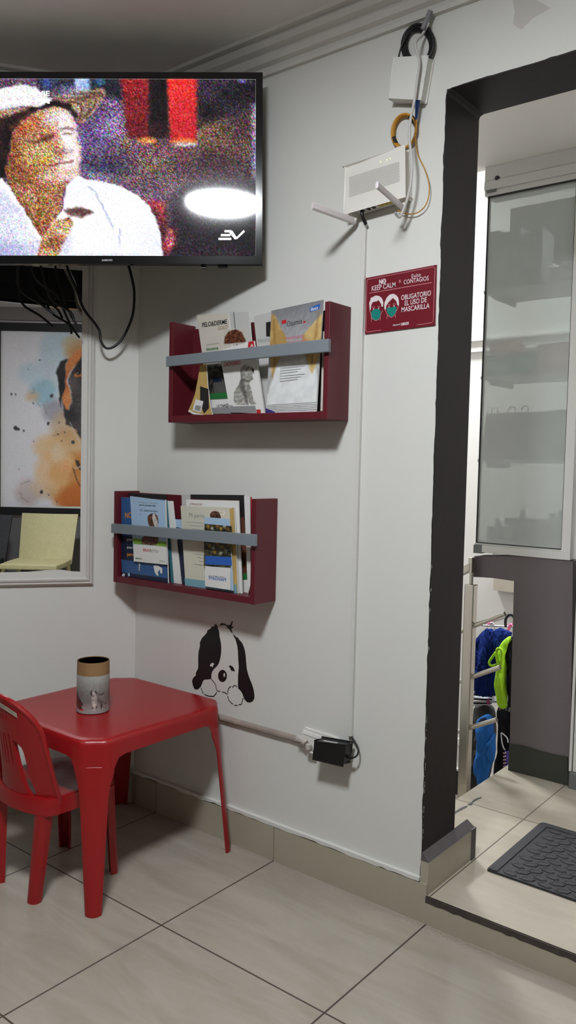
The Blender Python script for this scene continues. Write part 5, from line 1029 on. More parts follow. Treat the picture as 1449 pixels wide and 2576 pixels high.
for q in D['rt_ports'][3:]: b.box(q[0]-.0058, q[0]+.0058, -.036, -.016, q[1]-.001, q[1]+.006, 1)
b.build('ports', [M_black, mat('yellow port', (186, 160, 40), rough=.5)], t)
M_ant = mat('aerial white', (212, 204, 204), rough=.5)
for (j, tip, wd) in ((Vector((.855, -.012, 1.783)), Vector((.826, -.163, 1.790)), .0095), (Vector((1.004, -.018, 1.787)), Vector((1.021, -.174, 1.800)), .0085)):
    a = (tip-j).normalized(); s_ = Vector((0, 0, 1)).cross(a).normalized(); u_ = a.cross(s_).normalized()
    # a broad flat blade with bevelled edges
    rings = []
    for k in (0, .04, .97, 1):
        c = j+(tip-j)*k; w_ = wd*(.72 if k == 0 else 1); h_ = .0042
        rings.append([c+u_*w_+s_*h_*.3, c+u_*w_*.6+s_*h_, c-u_*w_*.6+s_*h_, c-u_*w_+s_*h_*.3, c-u_*w_-s_*h_*.3, c-u_*w_*.6-s_*h_, c+u_*w_*.6-s_*h_, c+u_*w_-s_*h_*.3])
    b = B(); b.loft(rings); o = b.build('aerial', M_ant, t, bevel=.0008)
    b = B(); b.tube([j+Vector((0, 0, .018)), j+Vector((0, -.004, .004)), j+a*.006], .0062, 0, 10, 3); b.build('hinge', M_rt, o, smooth=60)
b = B(); q = D['rt_plug']; b.tube([(q[0][0], -.028, q[0][1]), (q[1][0], -.026, q[1][1]), (q[2][0], -.014, q[2][1])], .0045, 0, 8, 3); b.tube([(q[2][0], -.014, q[2][1]), (.879, -.006, 1.772)], .002, 0, 6, 0)
tag(b.build('power_plug', M_black, smooth=60), 'black plug hanging under the white router', 'plug')
# vertical cable trunking
b = B(); b.box(.8715, .8835, -.010, -.0002, .426, 1.775); b.box(.8728, .8822, -.0112, -.010, .426, 1.775)
tag(b.build('cable_trunking', mat('white trunking', (212, 210, 204), rough=.4), bevel=.001), 'thin white vertical cable trunking running down from the router', 'trunking')
# fibre termination box
b = B(); b.prism(D['boxf'], YP(-.005), .027, 0, 0); t = thing('fibre_box', 'white fibre junction box hung askew above the router', 'junction box', (1.01, 0, 2.04))
b.build('cover', mat('box white', (220, 220, 214), rough=.45), t, bevel=.003)
c = [(.962, 2.0605), (1.042, 2.040), (1.0475, 2.0585), (.9665, 2.079)]
b = B(); b.prism([(u*1.0+.003, v+.002) for u, v in D['boxf']], YP(-.0002), .005, 0, 0); b.build('base', M_rt, t)
b = B(); q = D['boxf']; e = (Vector(q[2])*.55+Vector(q[1])*.45); b.box(e.x-.004, e.x+.002, -.0335, -.0315, e.y-.004, e.y+.004); b.build('latch', M_rt, t)
# coiled black cable behind the box
b = B(); cx, cz = 1.0225, 2.180
for k in range(6):
    rx = .0385+.0042*(k % 3-1); rz = .043+.0044*(k % 3-1); ox = .001*(k-2); pts = []
    for i in range(37):
        a = 2*PI*i/36+.9
        pts.append((cx+ox+rx*math.cos(a)-(.006*math.sin(a)), -.006-.0033*(k % 3)-.002*(k//3), cz+rz*math.sin(a)-.006*math.cos(a)))
    b.tube(pts, .0036, 0, 7, 2)
b.tube([(1.0, -.02, 2.213), (.984, -.022, 2.185), (.9755, -.022, 2.158)], .0022, 0, 7, 3)
tag(b.build('cable_coil', M_cab, smooth=60), 'coil of thick black cable tucked behind the fibre box', 'cable')
t = thing('cable_coil', 'coil of yellow fibre cable with black tape, above the router', 'cable', (.992, -.01, 1.94))
b = B(); cx, cz = .992, 1.981
def yc(a, k): return (cx+.0325*math.cos(a)*(1+.05*(k-1))-.004*math.sin(a), -.008-.003*k, cz+.0395*math.sin(a)*(1+.04*(k-1)))
M_yel = mat('yellow fibre sheath', (196, 138, 36), rough=.45)
for k in range(4): b.tube([yc(2*PI*i/36, k % 3) for i in range(37)], .003, 0, 7, 2)
b.tube([(x, -.012, z) for x, z in D['ycab']], .0013, 0, 6, 5); b.tube([(x, -.018, z) for x, z in D['ypig']], .002, 0, 6, 3)
b.build('coil', M_yel, t, smooth=60)
for a0_, a1_ in ((.35, .95), (3.35, 3.8)):
    b = B(); b.tube([(yc(a0_+(a1_-a0_)*i/5, 1)) for i in range(6)], .0062, 0, 8, 1); b.build('tape', M_black, t, smooth=60)
b = B(); q = D['blue']; b.tube([(q[0][0], -.022, q[0][1]+.012), (q[0][0], -.022, q[0][1]), (q[1][0], -.02, q[1][1]), (q[2][0], -.018, q[2][1])], lambda k: .0078*(1-k)+.003*k, 0, 10, 4)
tag(b.build('fibre_connector', mat('blue connector', (34, 72, 142), rough=.4), smooth=60), 'blue connector plugged under the fibre junction box', 'connector')
cable('network_cable', [(x, -.045 if i > 1 else -.02, z) for i, (x, z) in enumerate(D['wcab'])], .0034, mat('white network cable', (196, 194, 190), rough=.5), 'white network cable hanging from the moulding past the junction box')
b = B(); b.tube([(1.062, -.022, 2.243), (1.052, -.024, 2.222), (1.043, -.024, 2.205)], .0065, 0, 9, 3)
tag(b.build('cable_sleeve', mat('grey sleeve', (128, 126, 130), rough=.5), smooth=60), 'short grey sleeve where the cable leaves the moulding', 'cable sleeve')

# ------------------------------------------------------------------ socket, adapter, surface cable
b = B(); b.prism(D['plate'], YP(-.0002), .009, 0, 0); t = thing('wall_socket', 'white wall socket plate behind the black power adapter', 'socket', (.775, 0, .355))
b.build('plate', M_white, t, bevel=.003)
b = B(); P0 = [Vector(q) for q in D['plate']]
b.prism([tuple(P0[0].lerp(P0[3], .12)), tuple(P0[1].lerp(P0[2], .12)), tuple(P0[1].lerp(P0[2], .3)), tuple(P0[0].lerp(P0[3], .3))], YP(-.009), .002, 0, 0); b.build('cover_strip', mat('bright white plastic', (236, 236, 232), rough=.35), t)
t = thing('power_adapter', 'black power adapter plugged into the wall below the trunking', 'adapter', (.84, 0, .357))
b = B(); b.prism(D['adp'], YP(-.018), .034, 0, 0); b.build('body', mat('adapter black', (18, 18, 20), rough=.35), t, bevel=.004, seg=3)
b = B(); q = [Vector(v) for v in D['adp']]; a = q[0].lerp(q[1], .2)-Vector((0, .002)); c = q[0].lerp(q[1], .68)-Vector((0, .002))
b.box(.81, .862, -.046, -.040, .404, .4145) if False else None
b.hexa([(a.x, -.044, a.y+.0005), (c.x, -.044, c.y+.0005), (c.x, -.038, c.y+.0005), (a.x, -.038, a.y+.0005), (a.x, -.044, a.y+.003), (c.x, -.044, c.y+.003), (c.x, -.038, c.y+.003), (a.x, -.038, a.y+.003)])
b.build('sticker', mat('silver sticker', (196, 196, 196), rough=.4), t)
b = B(); b.box(.80, .826, -.018, -.009, .366, .396); b.build('prongs', M_black, t)
b = B(); b.tube([(D['adp'][2][0]-.004, -.03, .378), (.9, -.03, .3775)], .0045, 0, 8, 0); b.tube([(.895, -.03, .3775), (.903, -.028, .378), (.9115, -.022, .386), (.910, -.015, .400), (.897, -.010, .413), (.8825, -.006, .424), (.878, -.005, .44)], .0024, 0, 8, 5)
b.build('lead', M_cab, t, smooth=60)
t = thing('plug', 'small clear plug at the end of the taped cable beside the adapter', 'plug', (.74, -.009, .36))
b = B(); b.tube([(.708, -.014, .386), (.726, -.019, .383), (.742, -.022, .378)], .0085, 0, 12, 3); b.lathe([(.001, 0), (.009, 0), (.009, .012), (.001, .012)], (.752, -.024, .366), 0, 16); b.build('body', mat('milky plug', (186, 180, 172), rough=.3), t, smooth=50)
b = B()
for i in range(4): b.tube([(.712+.005*i, -.0285+.0005*i, .379), (.712+.005*i, -.0285+.0005*i, .389)], .0012, 0, 6, 0)
b.tube([(.744, -.018, .372), (.758, -.022, .357), (.772, -.022, .358)], .003, 0, 8, 3); b.build('grip', mat('milky plug edge', (210, 206, 200), rough=.3), t, smooth=50)
b = B(); rings = []
for i in range(70):
    k = i/69; x = .02+.69*k; z = .3715+.003*k; wv = .0014*noise.noise(Vector((x*60, 0, 0))); w2 = .0016*noise.noise(Vector((x*38, 4, 0))); h = .0105-.002*k
    rings.append([(x, -.0003, z-h), (x, -.010+wv, z-h*.8+w2), (x, -.0135-wv, z-.002+w2), (x, -.0125+w2, z+.004), (x, -.008+wv, z+h*.85), (x, -.0003, z+h)])
b.loft(rings)
tag(b.build('taped_cable', mat('crinkled clear tape', (150, 138, 128), rough=.22, var=.3, vs=30), smooth=25), 'flat cable under crinkled shiny tape running along the wall from the red table', 'cable')

# ------------------------------------------------------------------ children's table
M_red = mat('red moulded plastic', (150, 20, 24), rough=.32, spec=.5, var=.05, vs=5, bump=.03, bs=90)
TX0, TX1, TY0, TY1, TZ = -.012, .464, -.538, -.034, .44
t = thing('play_table', 'low square red plastic table in the corner under the puppy decal', 'table', ((TX0+TX1)/2, (TY0+TY1)/2, 0))
def outline(off, n=16):
    """square with chamfered, slightly scooped corners; points with their distance to the nearest corner"""
    x0, x1, y0, y1 = TX0-off, TX1+off, TY0-off, TY1+off; c = .048; P = []
    cs = [(x0, y0, 1, 1), (x1, y0, -1, 1), (x1, y1, -1, -1), (x0, y1, 1, -1)]
    def corner(k):
        cx, cy, sx, sy = cs[k]
        A = [(cx, cy+sy*(c+.014)), (cx+sx*.003, cy+sy*c), (cx+sx*c*.24, cy+sy*c*.82), (cx+sx*c*.48, cy+sy*c*.60)]
        Bq = [(cx+sx*c*.60, cy+sy*c*.48), (cx+sx*c*.82, cy+sy*c*.24), (cx+sx*c, cy+sy*.003), (cx+sx*(c+.014), cy)]
        return A+Bq if k in (0, 2) else [(q[0], q[1]) for q in (Bq+[])[::-1]]+[q for q in A[::-1]]
    for k in range(4):
        q = corner(k)
        P += [(u, v, 0.0) for u, v in q]
        nx = corner((k+1) % 4)[0]; a = q[-1]
        for i in range(1, n):
            s_ = i/n; P.append((a[0]+(nx[0]-a[0])*s_, a[1]+(nx[1]-a[1])*s_, min(s_, 1-s_)*math.dist(a, nx)))
    return P
def apron(d):                        # lower edge of the skirt: dips into the legs near the corners
    k = min(1, max(0, (.040-d)/.036)); return .393-.045*(1-math.sqrt(max(0, 1-k*k)))
b = B()
O0 = outline(0); R0 = [(u, v, TZ-.011) for u, v, d in O0]
n_ = len(O0)
def ins(o, z): return [(u, v, z) for u, v, d in outline(-o)]
rings = [[(u, v, apron(d)) for u, v, d in outline(.0018)], [(u, v, TZ-.014) for u, v, d in outline(.0005)], ins(.0012, TZ-.006), ins(.0045, TZ-.0015), ins(.009, TZ), ins(.03, TZ-.0008)]
b.loft(rings, 0, caps=False)
b.add([(u, v, TZ-.0008) for u, v, d in outline(-.03)], [tuple(tr) for tr in tess([[(u, v) for u, v, d in outline(-.03)]])])
inn = [[(u, v, apron(d)) for u, v, d in outline(-.002)], [(u, v, TZ-.018) for u, v, d in outline(-.004)]]
b.loft([rings[0], inn[0], inn[1]], 0, caps=False)
b.add(inn[1], [tuple(tr)[::-1] for tr in tess([[(u, v) for u, v, _ in inn[1]]])])
b.build('tabletop', M_red, t, smooth=35)
for cx, cy, sx, sy, fx, fy in ((TX0, TY0, 1, 1, -.014, -.012), (TX1, TY0, -1, 1, .016, -.008), (TX1, TY1, -1, -1, .030, -.002), (TX0, TY1, 1, -1, -.012, .004)):
    rings = []
    for z in (.372, .362, .352, .344, .335, .31, .28, .22, .14, .06, .0):
        k = 1-z/.405
        c = .012+.036*(1-k); a = .030+.031*(1-k)+.014*min(1, max(0, (z-.29)/.06))**2; T_ = .0055
        ox, oy = cx+fx*k+sx*.001, cy+fy*k+sy*.001
        pr = [(a, 0), (c+.006, 0), (c*.76, c*.28), (c*.54, c*.54), (c*.28, c*.76), (0, c+.006), (0, a), (T_, a), (T_, c+.008), (c*.29+T_*.9, c*.74+T_*.5), (c*.545+T_*.75, c*.545+T_*.75), (c*.74+T_*.5, c*.29+T_*.9), (c+.008, T_), (a, T_)]
        rings.append([(ox+sx*u, oy+sy*v, z) for u, v in pr])
    b = B(); b.loft(rings); b.build('leg', M_red, t, smooth=40, bevel=.0015, recalc=True)

# canister on the table
t = thing('cardboard_canister', 'open grey cardboard canister with a husky picture, on the red table', 'canister', (.229, -.352, TZ))
cc = (.229, -.352, TZ)
b = B(); b.lathe([(.044, 0), (.0462, .0015), (.0466, .004), (.0455, .010), (.0452, .108), (.0452, .109)], cc, 0, 48)
def CYL(a, z, d): r = .0453+d; return (cc[0]+r*math.cos(a), cc[1]+r*math.sin(a), cc[2]+z)
va = math.atan2(-1.798+.352, 2.07-.229)     # direction towards the room
def CQ(x, y): return (va+math.asin(max(-.999, min(.999, (x-680)/418.0))), (1648-y)/1020*.108)      # picture units to angle and height
LS = []
def lc(pts, soft, ca, cb=None, mix=3.0, al=1.0): LS.append(([CQ(*q) for q in pts] if pts else None, soft, ca, cb or ca, mix, al, .06))
def G(y0, y1): return ((va, CQ(680, y0)[1]*1), (va, CQ(680, y1)[1]))
def CYZ(a, z, d): return CYL(a, z/20, d)
LS.append(([(va-2, 20*.045), (va+2, 20*.045), (va+2, 20*.12), (va-2, 20*.12)], .5, (112, 112, 108), (168, 172, 166), ((va, 20*.045), (va, 20*.1)), 1, .05))
LS.append(([(va-2, 20*.012), (va+2, 20*.012), (va+2, 20*.045), (va-2, 20*.045)], .6, (160, 156, 150), (110, 108, 106), ((va, 20*.012), (va, 20*.04)), 1, .05))
def cs(pts): return [(a, z*20) for a, z in (CQ(*q) for q in pts)]
def lk(pts, soft, ca, cb=None, mix=3.0, al=1.0): LS.append((cs(pts), soft, ca, cb or ca, mix, al, .08))
lk([(270, 1080), (330, 1250), (430, 1410), (390, 1420), (400, 1500), (440, 1540), (330, 1540), (262, 1450)], .05, (70, 36, 32), (110, 66, 58)); lk(band([(275, 1090), (335, 1260), (425, 1405)], 22), .05, (40, 30, 30), None, 3, .8)
lk([(332, 1530), (440, 1530), (440, 1580), (335, 1582)], .03, (190, 40, 40)); lk([(345, 1552), (430, 1548), (430, 1562), (345, 1566)], .03, (220, 200, 196), None, 3, .7)
lk([(640, 1130), (700, 1150), (745, 1120), (790, 1200), (800, 1300), (770, 1400), (748, 1490), (735, 1560), (690, 1540), (655, 1480), (670, 1400), (645, 1280)], .06, (206, 200, 188), (150, 144, 136), 2)
lk([(615, 1060), (660, 985), (690, 1020), (730, 990), (780, 1080), (770, 1120), (720, 1130), (690, 1150), (640, 1180), (620, 1120)], .05, (216, 212, 204), (180, 176, 170), 2)
for q in ([(612, 1050), (650, 985), (668, 1010), (650, 1060), (655, 1110), (640, 1170), (618, 1110)], [(712, 1020), (740, 1000), (785, 1085), (775, 1120), (740, 1080)], [(786, 1190), (806, 1215), (822, 1330), (800, 1320)], [(655, 1440), (700, 1450), (690, 1490), (660, 1490)], [(750, 1420), (780, 1440), (770, 1490), (750, 1480)]): lk(q, .04, (30, 28, 28), (60, 56, 54), 2, .95)
lk([(655, 1105), (690, 1130), (720, 1125), (690, 1160), (650, 1170)], .04, (110, 80, 74), None, 3, .7)
lk([(818, 1085), (880, 1130), (960, 1065), (945, 1130), (952, 1250), (925, 1400), (905, 1520), (850, 1535), (832, 1400), (835, 1250)], .06, (96, 90, 86), (150, 144, 138), 1.6); lk([(820, 1085), (885, 1135), (955, 1070), (930, 1140), (890, 1160)], .04, (40, 36, 34), None, 3, .95); lk([(880, 1380), (915, 1390), (905, 1500), (870, 1500)], .05, (36, 34, 34), None, 3, .9)
lk([(960, 1360), (1000, 1350), (1020, 1480), (990, 1540), (940, 1500)], .05, (160, 150, 140), (90, 84, 80), 1.5)
raster(b, (va-1.5, va+1.5, 20*.0045, 20*.1075), 96, 90, CYZ, .0004, 1, (150, 152, 148), LS, .12, .03)
b.build('body', [mat('canister grey print', (150, 152, 148), rough=.45, var=.18, vs=14), P_photo], t, smooth=40)
b = B(); b.lathe([(.0447, .100), (.0456, .109), (.0452, .112), (.0448, .1445), (.0432, .1445), (.0431, .1425)], cc, 0, 48); b.lathe([(.0431, .1425), (.0428, .010), (.001, .008)], cc, 1, 48)
b.build('cardboard_rim', [mat('kraft cardboard', (142, 112, 72), rough=.75, var=.15, vs=20, bump=.2), mat('shaded inner cardboard', (84, 58, 44), rough=.8, var=.2)], t, smooth=40)  # inside coloured darker than the rim to stand in for shade

# ------------------------------------------------------------------ children's chair
CX = .2175
t = thing('toy_chair', 'small red plastic chair with slatted back tucked under the red table', 'chair', (CX, -.46, 0))
def back(u, z, d):
    y = -.548-.15*(z-.28)-.05*(1-min(1.2, (u/.13)**2)); return (CX+u, y-d, z)
hl = [(0, .536), (.028, .532), (.054, .521), (.075, .506), (.092, .488), (.103, .468), (.109, .445), (.113, .41), (.118, .36), (.123, .31), (.127, .285), (.127, .262)]
low = [(.10, .255), (.06, .256), (0, .258)]
right = hl+low
outl = right+[(-u, z) for u, z in right[::-1]][1:-1]
def mir(P): return [(-u, z) for u, z in P][::-1]
op = [(.032, .427), (.045, .420), (.057, .410), (.062, .396), (.068, .35), (.075, .31), (.081, .288), (.074, .279), (.062, .281), (.054, .292), (.045, .32), (.038, .36), (.033, .40)]
holes = [op, mir(op)]
for u0 in (.004, .018):
    sl_ = [(u0-.0012, .440), (u0+.0020, .439), (u0+.0030, .41), (u0+.0040, .37), (u0+.0036, .350), (u0+.0012, .36), (u0-.0006, .40)]; holes += [sl_, mir(sl_)]
    sl_ = [(u0-.001, .492), (u0+.0024, .491), (u0+.0020, .478), (u0-.0003, .478)]; holes += [sl_, mir(sl_)]
# cut the flat sheet into small cells first, so that it follows the curved back
fb = B(); fb.prism(outl, lambda u, v, d: (u, d, v), .006, -.006, 0, holes=holes)
fm = bmesh.new(); vs_ = [fm.verts.new(q) for q in fb.v]
for f_ in fb.f:
    try: fm.faces.new([vs_[i] for i in f_])
    except ValueError: pass
for i in range(-12, 13): bmesh.ops.bisect_plane(fm, geom=fm.verts[:]+fm.edges[:]+fm.faces[:], plane_co=(i*.0105+.0003, 0, 0), plane_no=(1, 0, 0), dist=1e-6)
for i in range(12): bmesh.ops.bisect_plane(fm, geom=fm.verts[:]+fm.edges[:]+fm.faces[:], plane_co=(0, 0, .27+i*.0223), plane_no=(0, 0, 1), dist=1e-6)
fm.verts.index_update(); b = B(); b.add([back(q.co.x, q.co.z, q.co.y) for q in fm.verts], [tuple(q.index for q in f_.verts) for f_ in fm.faces]); fm.free()
b.tube([back(u, z, 0) for u, z in mir(hl)[0:]+hl[1:]], .0075, 0, 8, 2)
bk = b.build('backrest', M_red, t, smooth=40, recalc=True)
b = B(); lab = []
for k in range(7): lab.append((.004+.056*k/6, .5235-.020*(k/6)**1.5))
lab += [(u, z-.0135) for u, z in lab[::-1]]
for k in range(6): b.add([back(*lab[k], .0085), back(*lab[k+1], .0085), back(*lab[12-k], .0085), back(*lab[13-k], .0085)], [(0, 1, 2, 3)], 0)
b.text('SILLA INFANTIL', (.009, .5155), (.028, .512), .004, back, .0092, 1, .01); b.text('RECREO', (.036, .508), (.055, .499), .0035, back, .0092, 1, .01)
b.build('label_sticker', [mat('sticker paper', (176, 166, 144), rough=.5), P_ft2], bk)
# seat with rolled apron
b = B()
def so(k, z, off=0):
    P = []
    for u, v in ((-.118, -.582), (-.06, -.602), (0, -.608), (.06, -.602), (.118, -.582), (.132, -.56), (.136, -.50), (.130, -.42), (.119, -.362), (.095, -.345), (0, -.338), (-.095, -.345), (-.119, -.362), (-.130, -.42), (-.136, -.50), (-.132, -.56)):
        c = (0, -.47); P.append((CX+c[0]+(u-c[0])*k, c[1]+(v-c[1])*k, z))
    return P
b.loft([so(.955, .240), so(1.0, .236), so(1.0, .270), so(.985, .279), so(.93, .280), so(.7, .271), so(.3, .268), so(.02, .268)], 0)
b.build('seat', M_red, t, smooth=45)
def chan(name, tx, ty, bx, by, face, wt, wb, dt=.026, db=.022, zt=.255):
    """tapering channel-section leg, open to the inside; face = outward direction"""
    f_ = Vector((face[0], face[1], 0)).normalized(); s_ = Vector((-f_.y, f_.x, 0)); rings = []
    for k in (0, .12, .3, .6, .93, 1):
        z = zt*(1-k); w_ = wt+(wb-wt)*k+(.012*(1-k/.12) if k < .12 else 0); d_ = dt+(db-dt)*k; T_ = .005; c = Vector((tx+(bx-tx)*k, ty+(by-ty)*k, z))
        pr = []
        for i in range(9): a = PI*i/8; pr.append((math.cos(a)*w_/2, -d_*.5+d_*math.sin(a)**.7))
        for i in range(8, -1, -1): a = PI*i/8; pr.append((math.cos(a)*(w_/2-T_), -d_*.5+(d_-T_)*math.sin(a)**.7))
        rings.append([c+s_*u+f_*v for u, v in pr])
    b = B(); b.loft(rings); b.build('leg', M_red, t, smooth=40, recalc=True)
chan('rl', CX-.098, -.575, CX-.085, -.588, (-.3, -1), .050, .036)
chan('rr', CX+.096, -.575, CX+.078, -.592, (.3, -1), .052, .038)
chan('fl', CX-.105, -.362, CX-.116, -.346, (-.5, 1), .046, .034)
chan('fr', CX+.103, -.365, CX+.113, -.354, (.5, 1), .042, .026)
# ------------------------------------------------------------------ landing: mat, marks
t_x0, t_x1, t_y0, t_y1 = 1.181, 2.02, .215, .602
M_rub = mat('black ribbed rubber', (44, 43, 46), rough=.7, var=.15, vs=60, bump=.3, bs=220)
b = B(); r = .02
pts = []
for cx, cy, a0 in ((t_x0+r, t_y1-r, PI), (t_x1-r, t_y1-r, PI/2), (t_x1-.004, t_y0+.004, 0), (t_x0+.004, t_y0+.004, -PI/2)):
    rr = r if cy > .4 else .004
    for i in range(7): a = a0-PI/2*i/6; pts.append((cx+rr*math.cos(a), cy+rr*math.sin(a)))
FL = lambda u, v, d: (u, v, .0702+d)
b.prism(pts, FL, .006, .0, 0)
pi_ = [(u+(.03 if u < 1.5 else -.03), v+(-.028 if v > .4 else .0)) for u, v in ((t_x0, t_y0), (t_x1, t_y0), (t_x1, t_y1), (t_x0, t_y1))]
# rolled border along the back and left edges
b.prism([(t_x0+.004, t_y0+.002), (t_x0+.028, t_y0+.002), (t_x0+.028, t_y1-.03), (t_x1-.01, t_y1-.03), (t_x1-.01, t_y1-.006), (t_x0+.012, t_y1-.006), (t_x0+.004, t_y1-.014)], FL, .0085, .005, 0)
# raised paw-like pads, in staggered rows
hx, hy = .047, .030
for j in range(13):
    for i in range(18):
        cx = t_x0+.058+i*hx+(hx/2 if j % 2 else 0); cy = t_y0+.018+j*hy*.9
        if cx > t_x1-.03 or cy > t_y1-.045: continue
        a = .35 if (i+j) % 2 else -.25
        hexp = [(-.021, -.004), (-.010, -.0125), (.013, -.0115), (.022, .001), (.011, .0125), (-.013, .0115)]
        P = [(cx+u*math.cos(a)-v*math.sin(a), cy+u*math.sin(a)+v*math.cos(a)) for u, v in hexp]
        o = len(b.v); n_ = len(P)
        b.loft([[FL(u, v, .0055) for u, v in P], [FL(cx+(u-cx)*.9, cy+(v-cy)*.9, .0085) for u, v in P], [FL(cx+(u-cx)*.7, cy+(v-cy)*.62, .0085) for u, v in P], [FL(cx+(u-cx)*.6, cy+(v-cy)*.5, .0072) for u, v in P]])
tag(b.build('door_mat', M_rub, smooth=30), 'black rubber doormat with raised pads on the landing', 'doormat')
M_mark = mat('dark scuff', (58, 58, 60), rough=.6, var=.2)
for k, lab in (('mark1', 'dark smear on the landing tiles, nearer the railing post'), ('mark2', 'dark smear on the landing tiles, nearer the charcoal jamb')):
    b = B(); b.prism(D[k], lambda u, v, d: (u, v, .0701+d), .0006, 0, 0); tag(b.build('floor_mark', M_mark), lab, 'smear')

# ------------------------------------------------------------------ stair railing
M_st = mat('brushed steel', (186, 180, 170), rough=.3, metal=1.0, bump=.05, bs=200)
t = thing('stair_railing', 'brushed steel stair railing beyond the doorway', 'railing', (.765, .93, -.28))
b = B(); b.box(.746, .7825, .911, .949, -.27, .7295); b.build('post', M_st, t, bevel=.004)
b = B(); b.tube([(.7645, .93, .729), (.7645, .93, .79)], .007, 0, 12, 0); b.build('post_pin', M_st, t, smooth=40)
sl_ = (.642-.583)/(.894-.78)
b = B(); b.obox((.765, .912, .7775), (-.9, 0, -.9*.55), (0, .036, 0), (0, 0, .034)); b.build('handrail', M_st, t, bevel=.004)
b = B(); b.box(.757, .772, .914, .946, .772, .828); b.build('end_cap', M_st, t, bevel=.002)
for xe, ze in ((.898, .638), (.888, .444), (.882, .252)):
    b = B(); k = .52; x0 = .78; z0 = ze-(xe-x0)*k
    b.tube([(xe, .93, ze), (x0-.002, .93, z0)], .0085, 0, 14, 0); b.tube([(.748, .93, z0-.032*k), (-.1, .93, z0-.88*k)], .0085, 0, 14, 0)
    b.build('rail', M_st, t, smooth=40)

# ------------------------------------------------------------------ aluminium shop-front on the partition
M_al = mat('white aluminium', (206, 204, 201), rough=.35, var=.02); M_ald = mat('grey aluminium', (100, 102, 102), rough=.4); M_gsk = mat('black gasket', (24, 24, 24), rough=.6)
t = thing('glass_panel', 'tall milky glass panel in a white aluminium frame above the mauve partition', 'glass panel', (.95, .96, .845))
b = B(); b.box(.752, 1.175, .950, 1.04, 2.175, 2.226); b.box(.752, 1.175, .946, 1.04, 2.142, 2.1735); b.box(.7525, 1.175, .952, 1.04, 2.123, 2.1415); b.box(.762, 1.09, .949, .951, 2.150, 2.152); b.build('head_rail', M_al, t, bevel=.0012)
b = B(); b.box(.762, .798, .9445, .95, 2.1325, 2.1405); b.build('slot_cover', M_ald, t)
b = B(); b.box(.757, .79, .9525, 1.03, .842, .872); b.build('end_block', M_ald, t)
b = B(); b.tube([(.80, .9505, 2.178), (.80, .9455, 2.178)], .008, 0, 14, 0); b.build('lock', M_black, t, smooth=40)
b = B(); b.tube([(.82, .9465, 2.1455), (.82, .9445, 2.1455)], .0028, 0, 10, 0); b.build('screw', M_al, t, smooth=40)
b = B(); b.box(.79, 1.092, .952, 1.03, .846, .873); b.box(.757, 1.092, .958, 1.03, .873, .879); b.build('sill_rail', M_al, t, bevel=.0012)
b = B(); b.box(1.0805, 1.112, .953, 1.03, .846, 2.123); b.build('stile', M_al, t, bevel=.0012)
b = B(); b.box(.7605, .7635, .962, .985, .878, 2.123); b.box(1.0775, 1.0805, .958, .985, .879, 2.123); b.box(.7635, 1.0775, .958, .985, 2.120, 2.123); b.box(.7635, 1.0775, .958, .985, .879, .8815); b.build('gasket', M_gsk, t)
b = B(); b.box(.7635, 1.0775, .968, .976, .8815, 2.120); b.build('pane', pane_mat(), t)
# door channel to the right of the partition
t = thing('door_channel', 'upright white aluminium channel at the right end of the mauve partition', 'channel', (1.16, .96, .07))
b = B(); b.box(1.141, 1.150, .945, 1.04, .125, 2.12); b.box(1.1525, 1.1745, .950, 1.04, .125, 2.12); b.build('upright', M_al, t, bevel=.0012)
b = B(); b.box(1.146, 1.1745, .935, 1.04, .07, .124); b.build('foot', M_ald, t, bevel=.002)
b = B(); b.box(1.1395, 1.146, .948, 1.04, .07, .124); b.build('seal', M_gsk, t)

# ------------------------------------------------------------------ shelves and goods behind the glass
M_sh = mat('shelf white', (170, 172, 170), rough=.5)
gy = 1.25
for k, (z, lab) in enumerate(((1.858, 'topmost white shelf behind the milky glass'), (1.520, 'middle white shelf behind the milky glass'), (1.190, 'lowest of three white shelves behind the milky glass'))):
    t = thing('wall_shelf', lab, 'shelf', (.83, gy, z))
    b = B(); b.box(.622, 1.12, gy-.005, gy+.22, z-.012, z); b.build('board', M_sh, t)
    for x in (.66, .98):
        b = B(); b.box(x, x+.014, gy+.0, gy+.2, z-.035, z-.012); b.build('bracket', M_ald, t)
def carton(x0, x1, y0, z0, h, c, lab, g, lid=True, d=.12):
    t = thing('carton', lab, 'carton', ((x0+x1)/2, y0+d/2, z0), g); mm = mat('carton %d %d %d' % c, c, rough=.6, var=.08, vs=14)
    b = B(); b.box(x0, x1, y0, y0+d, z0, z0+h); b.build('box', mm, t, bevel=.002)
    b = B(); b.box(x0+.008, x1-.008, y0-.0008, y0, z0+h*.3, z0+h*.7); b.build('label_panel', mat('carton label %d' % (c[0]//20), tuple(min(255, v+28) for v in c), rough=.6), t)
g = 'upright boxes on the topmost shelf behind the glass'
for i, (x0, x1, h, c) in enumerate(((.627, .672, .235, (120, 120, 122)), (.674, .712, .225, (128, 128, 128)), (.714, .758, .235, (112, 112, 114)), (.760, .800, .205, (122, 124, 124)), (.802, .846, .215, (108, 108, 110)))):
    carton(x0, x1, gy+.02, 1.858, h, c, ['leftmost upright grey box', 'second upright grey box from the left', 'middle one of five upright grey boxes', 'fourth upright grey box from the left', 'rightmost upright grey box'][i]+' on the topmost shelf behind the glass', g)
carton(.88, 1.0, gy+.02, 1.858, .062, (116, 108, 108), 'low grey box at the right of the topmost shelf behind the glass', g)
g = 'boxes on the middle shelf behind the glass'
carton(.626, .742, gy+.02, 1.520, .085, (62, 100, 108), 'left bluish box on the middle shelf behind the glass', g); carton(.744, .838, gy+.02, 1.520, .088, (60, 94, 102), 'right bluish box on the middle shelf behind the glass', g)
carton(.64, .74, gy+.03, 1.6055, .055, (180, 124, 130), 'pinkish box stacked on the left bluish box behind the glass', g)
